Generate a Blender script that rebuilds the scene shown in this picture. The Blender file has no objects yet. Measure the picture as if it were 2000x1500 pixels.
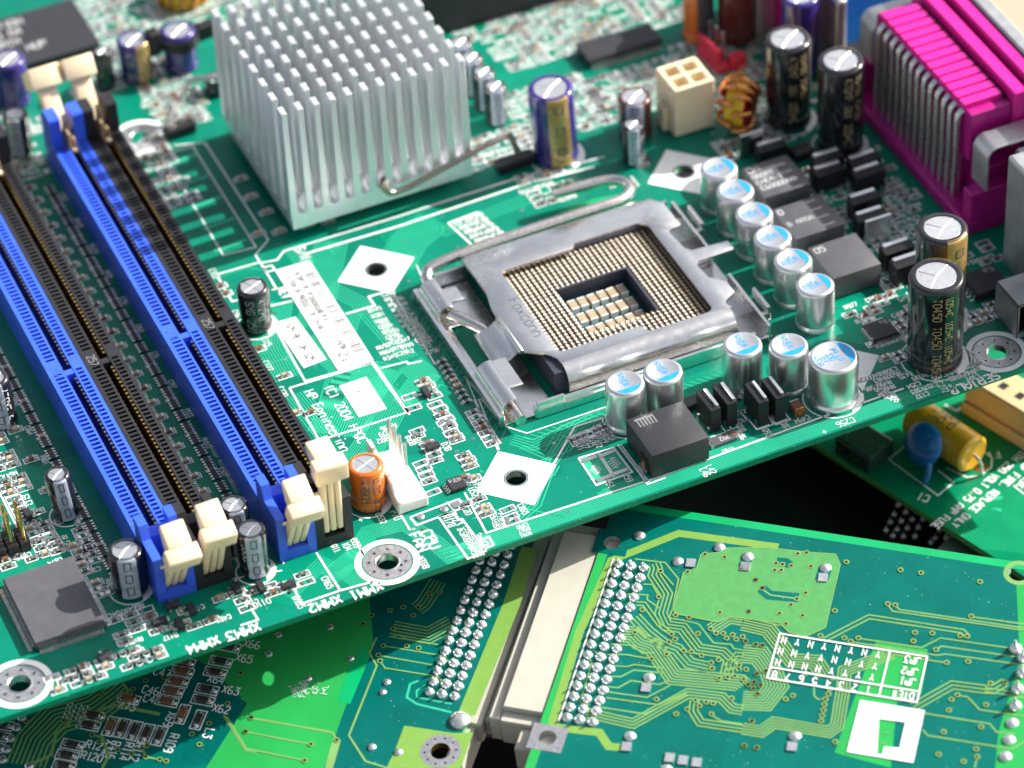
import bpy, bmesh, math, random
import numpy as np
from mathutils import Matrix, Vector
rnd = random.Random(7)
# ------------------------------------------------------------------ camera, sky, sun, exposure
S = bpy.context.scene
COL = S.collection
U = 0.1                                  # 1 unit = 10 mm; all lengths below are in mm
F = 7201.353
RC = np.array([[0.912076, -0.40758, -0.04468], [-0.300926, -0.591396, -0.748127], [0.278499, 0.695794, -0.662049]])
CC = np.array([-197.090036, -565.231163, 493.950022])
cam_d = bpy.data.cameras.new('camera'); cam = bpy.data.objects.new('camera', cam_d); COL.objects.link(cam)
cam_d.sensor_width = 36; cam_d.lens = F / 2000 * 36
cam_d.clip_start = 1; cam_d.clip_end = 1000
cam.matrix_world = Matrix([[RC[0][0], -RC[1][0], -RC[2][0], CC[0] * U], [RC[0][1], -RC[1][1], -RC[2][1], CC[1] * U],
                           [RC[0][2], -RC[1][2], -RC[2][2], CC[2] * U], [0, 0, 0, 1]])
cam_d.dof.use_dof = True; cam_d.dof.focus_distance = 72.6; cam_d.dof.aperture_fstop = 0.135
S.camera = cam
SUN_EL = math.radians(35); SUN_AZ = math.radians(1.0)      # light comes from +x
W = bpy.data.worlds.new('World'); S.world = W; W.use_nodes = True
nt = W.node_tree; bg = nt.nodes['Background']
sky = nt.nodes.new('ShaderNodeTexSky'); sky.sky_type = 'NISHITA'; sky.sun_disc = False
sky.dust_density = 4.0; sky.ozone_density = 0.6; sky.air_density = 0.8; sky.sun_elevation = SUN_EL; sky.sun_rotation = math.radians(90) - SUN_AZ
hz = nt.nodes.new('ShaderNodeHueSaturation'); hz.inputs['Saturation'].default_value = .5      # sky colour desaturated to weaken its blue tint
nt.links.new(sky.outputs[0], hz.inputs['Color']); nt.links.new(hz.outputs[0], bg.inputs[0]); bg.inputs[1].default_value = 0.11
sl = bpy.data.lights.new('sun', 'SUN'); sl.energy = 5.0; sl.angle = math.radians(0.5); sl.color = (1, .96, .9)
sun = bpy.data.objects.new('sun', sl); COL.objects.link(sun)
sd = Vector((math.cos(SUN_EL) * math.cos(SUN_AZ), math.cos(SUN_EL) * math.sin(SUN_AZ), math.sin(SUN_EL)))
sun.rotation_euler = sd.to_track_quat('Z', 'Y').to_euler(); sun.location = (30, 0, 40)
S.view_settings.view_transform = 'Standard'; S.view_settings.look = 'None'
S.view_settings.exposure = 0.9; S.view_settings.gamma = 1

# ------------------------------------------------------------------ pixel -> place
def ray(px, py): return RC.T @ np.array([(px - 1000) / F, (py - 750) / F, 1.0])
def un(px, py, z=0):
    d = ray(px, py); k = (z - CC[2]) / d[2]; return CC + k * d
def uny(px, py, y):
    d = ray(px, py); k = (y - CC[1]) / d[1]; return CC + k * d
def pj(x, y, z=0):
    q = RC @ (np.array([x, y, z]) - CC); return 1000 + F * q[0] / q[2], 750 + F * q[1] / q[2]
def crop(ox, oy, s): return lambda x, y: (ox + x / s, oy + y / s)
def rodr(r):
    th = np.linalg.norm(r); k = np.array(r) / th
    K = np.array([[0, -k[2], k[1]], [k[2], 0, -k[0]], [-k[1], k[0], 0]])
    return np.eye(3) + math.sin(th) * K + (1 - math.cos(th)) * K @ K
class Frame:                                    # a tilted card: origin + axes, pixel -> local mm
    def __init__(s, O, yaw, rx, ry):
        c, n = math.cos(math.radians(yaw)), math.sin(math.radians(yaw))
        s.O = np.array(O, float); s.R = rodr([math.radians(rx), math.radians(ry), 1e-9]) @ np.array([[c, -n, 0], [n, c, 0], [0, 0, 1]])
    def loc(s, px, py, z=0):
        n = s.R[:, 2]; d = ray(px, py); k = np.dot(s.O + n * z - CC, n) / np.dot(d, n)
        return s.R.T @ (CC + k * d - s.O)
    def mat(s):
        m = Matrix([list(s.R[i]) + [s.O[i] * U] for i in range(3)] + [[0, 0, 0, 1]]); return m
BOARD = Frame([0, 0, 0], 0, 1e-7, 0)

# ------------------------------------------------------------------ materials
MATS = {}
def mat(name, col, rough=.5, metal=0., var=.12, ns=3., bump=0., bs=30., coat=0., spec=.5, trans=0., wear=None, sss=0., rvar=.1, aniso=None):
    m = bpy.data.materials.new(name); m.use_nodes = True; t = m.node_tree; b = t.nodes['Principled BSDF']
    N = t.nodes.new; L = t.links.new
    tc = N('ShaderNodeTexCoord'); no = N('ShaderNodeTexNoise'); no.inputs['Scale'].default_value = ns; no.inputs['Detail'].default_value = 5
    src = tc.outputs['Object']
    if aniso:
        mp = N('ShaderNodeMapping'); mp.inputs['Scale'].default_value = aniso; L(src, mp.inputs['Vector']); src = mp.outputs[0]
    L(src, no.inputs['Vector'])
    r = N('ShaderNodeValToRGB'); r.color_ramp.elements[0].position = .3; r.color_ramp.elements[1].position = .7
    lo = [max(0, c * (1 - var)) for c in col]; hi = [min(1, c * (1 + var)) for c in col]
    r.color_ramp.elements[0].color = (*lo, 1); r.color_ramp.elements[1].color = (*hi, 1)
    L(no.outputs['Fac'], r.inputs['Fac']); colout = r.outputs['Color']
    if wear:                                    # specks of dust / scratches: (colour, scale, threshold)
        n2 = N('ShaderNodeTexNoise'); n2.inputs['Scale'].default_value = wear[1]; n2.inputs['Detail'].default_value = 2
        L(tc.outputs['Object'], n2.inputs['Vector'])
        r2 = N('ShaderNodeValToRGB'); r2.color_ramp.elements[0].position = wear[2]; r2.color_ramp.elements[1].position = wear[2] + .04
        L(n2.outputs['Fac'], r2.inputs['Fac'])
        mx = N('ShaderNodeMixRGB'); L(r2.outputs['Color'], mx.inputs['Fac']); L(colout, mx.inputs['Color1'])
        mx.inputs['Color2'].default_value = (*wear[0], 1); colout = mx.outputs['Color']
    L(colout, b.inputs['Base Color'])
    n3 = N('ShaderNodeTexNoise'); n3.inputs['Scale'].default_value = ns * 2.7; L(tc.outputs['Object'], n3.inputs['Vector'])
    mr = N('ShaderNodeMapRange'); mr.inputs['To Min'].default_value = max(.02, rough - rvar); mr.inputs['To Max'].default_value = min(1, rough + rvar)
    L(n3.outputs['Fac'], mr.inputs['Value']); L(mr.outputs[0], b.inputs['Roughness'])
    b.inputs['Metallic'].default_value = metal; b.inputs['Coat Weight'].default_value = coat; b.inputs['Coat Roughness'].default_value = .08
    b.inputs['Specular IOR Level'].default_value = spec; b.inputs['Transmission Weight'].default_value = trans
    if sss:
        b.inputs['Subsurface Weight'].default_value = sss; b.inputs['Subsurface Radius'].default_value = (.1, .07, .04); b.inputs['Subsurface Scale'].default_value = 1
    if bump:
        n4 = N('ShaderNodeTexNoise'); n4.inputs['Scale'].default_value = bs; n4.inputs['Detail'].default_value = 3
        L(src, n4.inputs['Vector']); bp = N('ShaderNodeBump'); bp.inputs['Strength'].default_value = bump; bp.inputs['Distance'].default_value = .004
        L(n4.outputs['Fac'], bp.inputs['Height']); L(bp.outputs[0], b.inputs['Normal'])
    MATS[name] = m; return m
def pcb(name, c1, c2, c3, weave=.08, spec=.24):
    """solder mask over glass cloth: inner copper planes show as big soft patches, the cloth as a fine grid"""
    m = bpy.data.materials.new(name); m.use_nodes = True; t = m.node_tree; b = t.nodes['Principled BSDF']; N = t.nodes.new; L = t.links.new
    tc = N('ShaderNodeTexCoord')
    v = N('ShaderNodeTexVoronoi'); v.distance = 'CHEBYCHEV'; v.inputs['Scale'].default_value = .55; L(tc.outputs['Object'], v.inputs['Vector'])
    r = N('ShaderNodeValToRGB'); r.color_ramp.interpolation = 'CONSTANT'
    r.color_ramp.elements[0].color = (*c1, 1); r.color_ramp.elements[1].position = .45; r.color_ramp.elements[1].color = (*c2, 1)
    e = r.color_ramp.elements.new(.72); e.color = (*c3, 1)
    sp = N('ShaderNodeSeparateColor'); L(v.outputs['Color'], sp.inputs[0]); L(sp.outputs[0], r.inputs['Fac'])
    w1 = N('ShaderNodeTexWave'); w1.inputs['Scale'].default_value = 9; w1.bands_direction = 'X'
    w2 = N('ShaderNodeTexWave'); w2.inputs['Scale'].default_value = 9; w2.bands_direction = 'Y'
    for w in (w1, w2):
        w.inputs['Distortion'].default_value = .4; L(tc.outputs['Object'], w.inputs['Vector'])
    ad = N('ShaderNodeMath'); ad.operation = 'MAXIMUM'; L(w1.outputs['Fac'], ad.inputs[0]); L(w2.outputs['Fac'], ad.inputs[1])
    no = N('ShaderNodeTexNoise'); no.inputs['Scale'].default_value = 1.3; no.inputs['Detail'].default_value = 6; L(tc.outputs['Object'], no.inputs['Vector'])
    mul = N('ShaderNodeMath'); mul.operation = 'MULTIPLY_ADD'; mul.inputs[1].default_value = weave; mul.inputs[2].default_value = 1 - weave; L(ad.outputs[0], mul.inputs[0])
    m2 = N('ShaderNodeMath'); m2.operation = 'MULTIPLY_ADD'; m2.inputs[1].default_value = .5; m2.inputs[2].default_value = .75; L(no.outputs['Fac'], m2.inputs[0])
    m3 = N('ShaderNodeMath'); m3.operation = 'MULTIPLY'; L(mul.outputs[0], m3.inputs[0]); L(m2.outputs[0], m3.inputs[1])
    hs = N('ShaderNodeHueSaturation'); L(r.outputs['Color'], hs.inputs['Color']); L(m3.outputs[0], hs.inputs['Value']); 
    n5 = N('ShaderNodeTexNoise'); n5.inputs['Scale'].default_value = 26; n5.inputs['Detail'].default_value = 1; L(tc.outputs['Object'], n5.inputs['Vector'])
    r5 = N('ShaderNodeValToRGB'); r5.color_ramp.elements[0].position = .755; r5.color_ramp.elements[1].position = .79; L(n5.outputs['Fac'], r5.inputs['Fac'])
    mx = N('ShaderNodeMixRGB'); L(r5.outputs['Color'], mx.inputs['Fac']); L(hs.outputs[0], mx.inputs['Color1']); mx.inputs['Color2'].default_value = (.55, .62, .58, 1)
    L(mx.outputs[0], b.inputs['Base Color'])
    b.inputs['Roughness'].default_value = .3; b.inputs['Specular IOR Level'].default_value = spec
    bp = N('ShaderNodeBump'); bp.inputs['Strength'].default_value = .06; bp.inputs['Distance'].default_value = .02; L(ad.outputs[0], bp.inputs['Height']); L(bp.outputs[0], b.inputs['Normal'])
    MATS[name] = m
pcb('mask_green', (0, .175, .112), (0, .200, .120), (0, .150, .100))
pcb('mask_card', (0, .130, .105), (0, .142, .112), (0, .122, .098), .2)
pcb('mask_left', (0, .115, .098), (0, .125, .10), (0, .105, .09), .12)
pcb('mask_right', (0, .19, .085), (0, .21, .095), (.005, .23, .10), .08)
mat('mask_lime', (.02, .32, .07), .35, var=.1, ns=.8, spec=.3)  # brighter lime green for some areas of the cards
mat('trace', (.03, .41, .235), .32, var=.08, ns=2, spec=.3)
mat('trace_gold', (.17, .34, .10), .35, var=.1, ns=2)
mat('pour_card', (.075, .29, .085), .38, var=.08, ns=6, bump=.1)
mat('pour_olive', (.17, .33, .06), .38, var=.05, ns=6)
mat('pour_green', (0, .34, .11), .38, var=.12, ns=.8)
mat('edge_green', (0, .23, .11), .45, var=.15, ns=8, bump=.2)
mat('edge_lime', (.09, .38, .09), .5, var=.15, ns=8)
mat('silk', (.80, .82, .80), .55, var=.04, ns=4)
mat('paper', (.82, .82, .80), .6, var=.02, ns=2)
mat('ink', (.06, .06, .065), .6, var=.3, ns=9)
mat('ink_grey', (.17, .17, .18), .6)
mat('solder', (.86, .86, .86), .3, .9, var=.08, ns=8, bump=.5, bs=14)
mat('tin', (.70, .70, .68), .3, 1, var=.08, ns=6)
mat('pad_tin', (.52, .52, .54), .4, .85, var=.2, ns=12, bump=.4, bs=25)
mat('copper_via', (.45, .24, .08), .35, 1)
mat('hole', (.006, .006, .006), .8)
mat('alu_can', (.84, .85, .85), .3, .95, var=.02, ns=4, rvar=.04)
mat('alu_top', (.62, .63, .65), .42, .85, var=.06, ns=9, bump=.25, bs=70)
mat('alu_sink', (.84, .86, .88), .42, .8, var=.05, ns=1.5, aniso=(4, 4, .5), bump=.12, bs=18)
mat('steel', (.80, .79, .77), .25, 1, var=.06, ns=2, bump=.1, bs=4, wear=((.92, .92, .92), 30, .74), rvar=.09)
mat('steel_dark', (.42, .41, .40), .3, 1, var=.2, ns=4)
mat('wire_steel', (.72, .68, .63), .25, 1, var=.08, ns=4); mat('wire_dark', (.33, .29, .25), .3, 1, var=.1, ns=4)
mat('shield', (.52, .53, .53), .45, .9, var=.2, ns=1.6, bump=.4, bs=9)
mat('gold', (.85, .55, .18), .28, 1, var=.15, ns=10)
mat('pale_gold', (.90, .84, .72), .38, .35, var=.08, ns=12)
mat('copper', (.72, .30, .10), .28, 1, var=.15, ns=5)
mat('black_plastic', (.012, .012, .014), .42, var=.2, ns=4, bump=.15, bs=60, spec=.4)
mat('slot_black', (.020, .020, .023), .5, var=.15, ns=3, bump=.12, bs=70, spec=.4, wear=((.3, .3, .3), 40, .76))
mat('slot_blue', (.040, .115, .70), .36, var=.1, ns=2, bump=.1, bs=60, wear=((.45, .5, .8), 34, .75))
mat('socket_plastic', (.035, .038, .06), .5, var=.2, ns=3, bump=.1)
mat('chip', (.028, .029, .034), .5, var=.12, ns=4, bump=.4, bs=70, spec=.4, wear=((.32, .32, .33), 45, .77))
mat('chip_grey', (.085, .085, .095), .46, var=.1, ns=4, bump=.3, bs=70, spec=.45, wear=((.4, .4, .4), 45, .77))
mat('chip_mark', (.42, .42, .42), .6)
mat('cream', (.80, .66, .44), .48, var=.06, ns=2, sss=.25, bump=.05, wear=((.55, .42, .25), 20, .74))
mat('scuff', (.45, .60, .50), .5)
mat('fork_brown', (.34, .24, .14), .5)
mat('white_plastic', (.83, .80, .74), .42, var=.03, ns=2, sss=.2)
mat('cream_din', (.46, .44, .37), .5, var=.06, ns=2, bump=.06, wear=((.35, .32, .25), 18, .77))
mat('sleeve_black', (.012, .012, .014), .14, var=.2, ns=3, coat=.6, bump=.08, bs=6)
mat('sleeve_purple', (.030, .018, .16), .16, var=.2, ns=3, coat=.6, bump=.1, bs=6)
mat('sleeve_orange', (.62, .14, .012), .2, var=.08, ns=3, coat=.5, bump=.1, bs=6)
mat('sleeve_maroon', (.09, .018, .012), .2, coat=.5)
mat('stripe_gold', (.42, .28, .09), .24, .35, var=.1, ns=6, coat=.4)
mat('stripe_grey', (.40, .46, .55), .22, .2, var=.1, ns=6, coat=.5)
mat('print_gold', (.50, .40, .20), .35, .2)
mat('print_grey', (.35, .42, .44), .4)
mat('blue_mark', (.01, .28, .62), .4, var=.1, ns=9)
mat('rubber', (.03, .03, .03), .7)
mat('ceramic_tan', (.50, .36, .22), .45, var=.12, ns=6)
mat('ceramic_brown', (.20, .085, .04), .4, var=.2, ns=6)
mat('ceramic_pale', (.36, .285, .19), .5, var=.08, ns=6)
mat('resistor_black', (.045, .038, .035), .4, var=.4, ns=1.2)
mat('pink', (.70, .014, .28), .28, var=.05, ns=1.5, sss=.05, bump=.04)
mat('pink_dark', (.40, .004, .19), .38, var=.06, ns=1.5)
mat('blue_plastic', (.01, .12, .60), .4)
mat('red_plastic', (.55, .02, .05), .42, sss=.1)
mat('core_yellow', (.72, .46, .01), .4)
mat('core_red', (.42, .01, .02), .4)
mat('yellow_cap', (.66, .35, .012), .33, var=.08, ns=2, coat=.3)
mat('blue_disc', (.005, .15, .42), .3, var=.1, ns=3, coat=.4)
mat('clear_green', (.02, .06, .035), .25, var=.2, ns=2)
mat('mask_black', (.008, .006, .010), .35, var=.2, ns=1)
mat('table', (.40, .32, .23), .6, var=.1, ns=.2, bump=.1); mat('cream_tan', (.62, .45, .25), .48, var=.1, ns=2, sss=.2)

# ------------------------------------------------------------------ stroke font (4 x 6 grid)
FONT = {'A':'0004264440;0242','B':'000636454433020;0333424130'.replace('020;','03;').replace('333424130','3342413000'),'C':'45361605011030 41'.replace(' ',''),
 'D':'000626443 0'.replace(' ','')[:8]+'412000','E':'46060040;0333','F':'460600;0333','G':'453616050110304143 23'.replace(' ',''),'H':'0006;4640;0343',
 'I':'1636;2620;1030','J':'4641301001','K':'0006;4603;1440','L':'060040','M':'0006234640','N':'00064046','O':'160501103041453616','P':'0006364543340 3'.replace(' ',''),
 'Q':'160501103041453616;2240','R':'00063645433303;2340','S':'453616050413334241301001','T':'0646;2620','U':'060110304146','V':'062046','W':'0610233046','X':'0640;4600',
 'Y':'062346;2320','Z':'06460040','0':'160501103041453616','1':'152620;1030','2':'0516364544000040','3':'06462443 41301001'.replace(' ',''),'4':'30360242','5':'460604344341301001',
 '6':'36160401103041423303','7':'064610','8':'13040516364544331302011030414233','9':'10304145361605040 3 13 43'.replace(' ',''),
 '(':'36252130','). ':'16252110',')':'16252110','-':'1333','/':'0046','.':'2021','#':'1016;3036;0242;0444','+':'2125;0343','=':'0242;0444',':':'2122;2425','*':'2125;0244;0442',',':'2110',
 'c':'443414 03011030 41'.replace(' ',''),'e':'03434434140301103041','f':'36262520;1434','g':'4010;4044;44140301104 0'.replace(' ',''),'i':'2420;2627','n':'0004;0314344340','r':'0004;03143444','o':'140301103041433414',
 'P2':'','x':'0440;4400','a':'1434434 0;43130110304 1'.replace(' ',''),'d':'4640;41301001031434 43'.replace(' ','')}
def glyph(ch):
    g = FONT.get(ch)
    if g is None: g = FONT.get(ch.upper(), '')
    out = []
    for st in g.split(';'):
        p = [(int(st[i]), int(st[i + 1])) for i in range(0, len(st) - 1, 2)]
        if len(p) > 1: out.append(p)
    return out

# ------------------------------------------------------------------ mesh builder
class MB:
    def __init__(s): s.v = []; s.f = []; s.m = []
    def add(s, vs, fs, m):
        o = len(s.v); s.v += [tuple(map(float, p)) for p in vs]
        for i, f in enumerate(fs):
            s.f.append([o + k for k in f]); s.m.append(m[i] if isinstance(m, list) else m)
        return s
    def box(s, x0, x1, y0, y1, z0, z1, m):
        return s.add([(x0, y0, z0), (x1, y0, z0), (x1, y1, z0), (x0, y1, z0), (x0, y0, z1), (x1, y0, z1), (x1, y1, z1), (x0, y1, z1)],
                     [(0, 3, 2, 1), (4, 5, 6, 7), (0, 1, 5, 4), (1, 2, 6, 5), (2, 3, 7, 6), (3, 0, 4, 7)], m)
    def cbox(s, cx, cy, z0, sx, sy, h, m, rot=0):
        c, n = math.cos(rot), math.sin(rot)
        P = [(cx + c * x - n * y, cy + n * x + c * y) for x, y in ((-sx / 2, -sy / 2), (sx / 2, -sy / 2), (sx / 2, sy / 2), (-sx / 2, sy / 2))]
        return s.prism(P, z0, z0 + h, m)
    def prism(s, P, z0, z1, m, mt=None):
        n = len(P); vs = [(x, y, z0) for x, y in P] + [(x, y, z1) for x, y in P]
        return s.add(vs, [tuple(range(n - 1, -1, -1)), tuple(range(n, 2 * n))] + [(i, (i + 1) % n, n + (i + 1) % n, n + i) for i in range(n)], [m, mt or m] + [m] * n)
    def prism_y(s, P, y0, y1, m):               # profile in xz, pushed along y
        n = len(P); vs = [(x, y0, z) for x, z in P] + [(x, y1, z) for x, z in P]
        return s.add(vs, [tuple(range(n)), tuple(range(2 * n - 1, n - 1, -1))] + [((i + 1) % n, i, n + i, n + (i + 1) % n) for i in range(n)], m)
    def prism_x(s, P, x0, x1, m):               # profile in yz, pushed along x
        n = len(P); vs = [(x0, y, z) for y, z in P] + [(x1, y, z) for y, z in P]
        return s.add(vs, [tuple(range(n - 1, -1, -1)), tuple(range(n, 2 * n))] + [(i, (i + 1) % n, n + (i + 1) % n, n + i) for i in range(n)], m)
    def flat(s, P, z, m): return s.add([(x, y, z) for x, y in P], [tuple(range(len(P)))], m)
    def disc(s, x, y, r, z, m, n=14): return s.flat([(x + r * math.cos(6.28319 * i / n), y + r * math.sin(6.28319 * i / n)) for i in range(n)], z, m)
    def ring(s, x, y, r0, r1, z, m, n=24):
        a = [6.28319 * i / n for i in range(n)]
        return s.add([(x + r0 * math.cos(t), y + r0 * math.sin(t), z) for t in a] + [(x + r1 * math.cos(t), y + r1 * math.sin(t), z) for t in a],
                     [(i, n + i, n + (i + 1) % n, (i + 1) % n) for i in range(n)], m)
    def dome(s, x, y, r, h, z, m, n=10, tip=0):
        prof = [(r, z), (r * .93, z + h * .4), (r * .6, z + h * .85), (r * .28, z + h)]
        if tip: prof += [(r * .26, z + h + tip * .8), (r * .14, z + h + tip)]
        return s.lathe(x, y, prof + [(0, prof[-1][1])], n, m)
    def lathe(s, cx, cy, prof, n, ms):
        vs = []; fs = []; mm = []; rows = []
        for r, z in prof:
            if r < 1e-6: rows.append([len(vs)]); vs.append((cx, cy, z))
            else:
                rows.append(list(range(len(vs), len(vs) + n)))
                vs += [(cx + r * math.cos(6.283185 * i / n), cy + r * math.sin(6.283185 * i / n), z) for i in range(n)]
        for k in range(len(prof) - 1):
            a, b = rows[k], rows[k + 1]; m = ms[k] if isinstance(ms, list) else ms
            for i in range(n):
                j = (i + 1) % n
                if len(a) == 1 and len(b) == 1: continue
                if len(b) == 1: fs.append((a[i], a[j], b[0]))
                elif len(a) == 1: fs.append((a[0], b[j], b[i]))
                else: fs.append((a[i], a[j], b[j], b[i]))
                mm.append(m)
        return s.add(vs, fs, mm)
    def tube(s, pts, r, n, m, closed=False):
        P = [np.array(p, float) for p in pts]; k = len(P); vs = []; fs = []
        u = None
        for i, p in enumerate(P):
            t = (P[(i + 1) % k] - P[i - 1]) if closed else (P[min(i + 1, k - 1)] - P[max(i - 1, 0)])
            t = t / (np.linalg.norm(t) + 1e-9)
            if u is None:
                u = np.cross(t, [0, 0, 1.]);
                if np.linalg.norm(u) < 1e-3: u = np.cross(t, [0, 1., 0])
            u = u - t * np.dot(u, t); u = u / (np.linalg.norm(u) + 1e-9); w = np.cross(t, u)
            vs += [tuple(p + r * (math.cos(6.28319 * j / n) * u + math.sin(6.28319 * j / n) * w)) for j in range(n)]
        for i in range(k if closed else k - 1):
            a, b = i * n, ((i + 1) % k) * n
            fs += [(a + j, a + (j + 1) % n, b + (j + 1) % n, b + j) for j in range(n)]
        if not closed: fs += [tuple(range(n - 1, -1, -1)), tuple(range((k - 1) * n, k * n))]
        return s.add(vs, fs, m)
    def line(s, P, w, z, m, closed=False):      # flat polyline of width w, mitred
        P = [np.array(p[:2], float) for p in P]; n = len(P)
        if n < 2: return s
        L = []; R = []
        for i in range(n):
            a = P[i - 1] if (i > 0 or closed) else None; b = P[(i + 1) % n] if (i < n - 1 or closed) else None
            ds = []
            for u, v in ((a, P[i]), (P[i], b)):
                if u is None or v is None: continue
                d = v - u; l = np.linalg.norm(d)
                if l > 1e-9: ds.append(d / l)
            if not ds: ds = [np.array([1., 0])]
            t = sum(ds); l = np.linalg.norm(t); t = t / l if l > 1e-6 else ds[0]
            nn = np.array([-t[1], t[0]]); k = 1 / max(.4, abs(np.dot(t, ds[0])))
            L.append(P[i] + nn * w / 2 * k); R.append(P[i] - nn * w / 2 * k)
        vs = [(q[0], q[1], z) for q in L] + [(q[0], q[1], z) for q in R]
        return s.add(vs, [(n + i, n + (i + 1) % n, (i + 1) % n, i) for i in range(n if closed else n - 1)], m)
    def bundle(s, P, n, sp, w, z, m):
        P = [np.array(p[:2], float) for p in P]
        for k in range(n):
            o = (k - (n - 1) / 2) * sp; Q = []
            for i in range(len(P)):
                ds = []
                if i > 0: ds.append(P[i] - P[i - 1])
                if i < len(P) - 1: ds.append(P[i + 1] - P[i])
                ds = [d / (np.linalg.norm(d) + 1e-9) for d in ds]; t = sum(ds); t = t / (np.linalg.norm(t) + 1e-9)
                c = 1 / max(.5, abs(np.dot(t, ds[0]))); Q.append(P[i] + np.array([-t[1], t[0]]) * o * c)
            s.line(Q, w, z, m)
        return s
    def text(s, txt, p0, ang, h, z, m, w=.16, sx=.72, fn=None):
        """stroke lettering from p0 along angle; fn maps flat (u,v) to 3-D for lettering on a curved side"""
        ux, uy = math.cos(ang), math.sin(ang); sc = h / 6; x = 0
        for ch in txt:
            for st in glyph(ch):
                q = [((x + a * sc * sx), b * sc) for a, b in st]
                t = MB().line(q, w, 0, m, closed=False)
                for f in t.f:
                    pv = [t.v[i] for i in f]
                    if fn: vv = [fn(a, b) for a, b, _ in pv]
                    else: vv = [(p0[0] + ux * a - uy * b, p0[1] + uy * a + ux * b, z) for a, b, _ in pv]
                    s.add(vv, [tuple(range(len(vv)))], m)
            x += (5.6 if ch not in 'I1i.' else 4.6) * sc * sx
        return s
    def xf(s, fn): s.v = [tuple(fn(*p)) for p in s.v]; return s
    def mesh(s, name, smooth=None, bevel=0, seg=1):
        me = bpy.data.meshes.new(name); me.from_pydata([(x * U, y * U, z * U) for x, y, z in s.v], [], s.f)
        ks = []
        for k in s.m:
            if k not in ks: ks.append(k)
        for k in ks: me.materials.append(MATS[k])
        me.polygons.foreach_set('material_index', [ks.index(k) for k in s.m]); me.update()
        if bevel:
            bm = bmesh.new(); bm.from_mesh(me); bmesh.ops.remove_doubles(bm, verts=bm.verts, dist=1e-5)
            es = [e for e in bm.edges if len(e.link_faces) == 2 and e.calc_face_angle(0) > .5]
            bmesh.ops.bevel(bm, geom=es, offset=bevel * U, offset_type='OFFSET', segments=seg, profile=.5, affect='EDGES', clamp_overlap=True)
            bm.to_mesh(me); bm.free()
        if smooth is not None:
            me.shade_smooth(); me.set_sharp_from_angle(angle=smooth)
        return me
    def build(s, name, parent=None, loc=(0, 0, 0), rz=0, label=None, kind=None, **k):
        return put(name, s.mesh(name, **k), parent, loc, rz, label, kind)
GROUPS = {'memory_slot': 'memory slots in two pairs', 'polymer_capacitor': 'silver cans with a blue segment', 'electrolytic_capacitor': 'sleeved capacitors standing on the board', 'power_transistor': 'upright black transistors', 'power_inductor': 'square inductor blocks', 'chip_resistor': 'tiny soldered resistors', 'chip_capacitor': 'tiny soldered capacitors', 'resistor_array': 'resistor arrays beside the memory slots', 'fin': 'pin fins of the heat sink', 'solder_joint': 'solder joints in rows', 'pin': 'bent metal pins', 'header_pin': 'bare header pins', 'latch': 'cream slot latches', 'top_ridge': 'ridges on the pink connector', 'decoupling_capacitor': 'ceramic blocks in the socket recess', 'small_transistor': 'three-lead transistors'}
STUFF = {'lid_marking', 'sleeve_print', 'label_print', 'silkscreen', 'inductor_print', 'chip_print', 'moulded_number', 'plate_lettering', 'leads'}
def put(name, me, parent=None, loc=(0, 0, 0), rz=0, label=None, kind=None):
    o = bpy.data.objects.new(name, me); COL.objects.link(o); o.parent = parent
    o.location = [c * U for c in loc]; o.rotation_euler = (0, 0, rz)
    if label: o['label'] = label
    if name in STUFF: kind = 'stuff'
    if name in GROUPS: o['group'] = GROUPS[name]
    if kind: o['kind'] = kind
    return o
def thing(name, label, cat, frame=None, group=None):
    o = bpy.data.objects.new(name, None); COL.objects.link(o); o.empty_display_size = 1
    o['label'] = label; o['category'] = cat
    if group: o['group'] = group
    if frame: o.matrix_world = frame.mat()
    return o
def holes(outer, inner, z0, z1, m, ms=None):
    """plate with holes"""
    bm = bmesh.new(); loops = [outer] + inner; es = []
    for P in loops:
        vv = [bm.verts.new((x, y, z1)) for x, y in P]
        es += [bm.edges.new((vv[i], vv[(i + 1) % len(vv)])) for i in range(len(vv))]
    bmesh.ops.triangle_fill(bm, use_beauty=True, use_dissolve=False, edges=es)
    b = MB(); bm.verts.index_update(); vs = [tuple(v.co) for v in bm.verts]
    up = []; dn = []
    for f in bm.faces:
        id_ = [v.index for v in f.verts]
        if f.normal.z < 0 or f.calc_area() == 0: id_ = id_[::-1]
        f.normal_update()
        a, c, d = [Vector(vs[i]) for i in id_]
        if (c - a).cross(d - a).z < 0: id_ = id_[::-1]
        up.append(tuple(id_)); dn.append(tuple(id_[::-1]))
    bm.free()
    b.add(vs, up, m); b.add([(x, y, z0) for x, y, _ in vs], dn, m)
    for k, P in enumerate(loops):
        n = len(P); ar = sum(P[i][0] * P[(i + 1) % n][1] - P[(i + 1) % n][0] * P[i][1] for i in range(n))
        vs2 = [(x, y, z0) for x, y in P] + [(x, y, z1) for x, y in P]
        fs = [(i, (i + 1) % n, n + (i + 1) % n, n + i) for i in range(n)]
        if (ar < 0) == (k == 0): fs = [f[::-1] for f in fs]
        b.add(vs2, fs, (ms or m) if not isinstance(ms, list) else ms[min(k, len(ms) - 1)])
    return b
def circ(x, y, r, n=24): return [(x + r * math.cos(6.28319 * i / n), y + r * math.sin(6.28319 * i / n)) for i in range(n)]
# ------------------------------------------------------------------ table
tb = MB().box(-900, 900, -900, 900, -75, -60, 'table'); t_ = tb.build('table_top', label='pale wooden table top under the stack of circuit boards', kind='structure')

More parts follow.
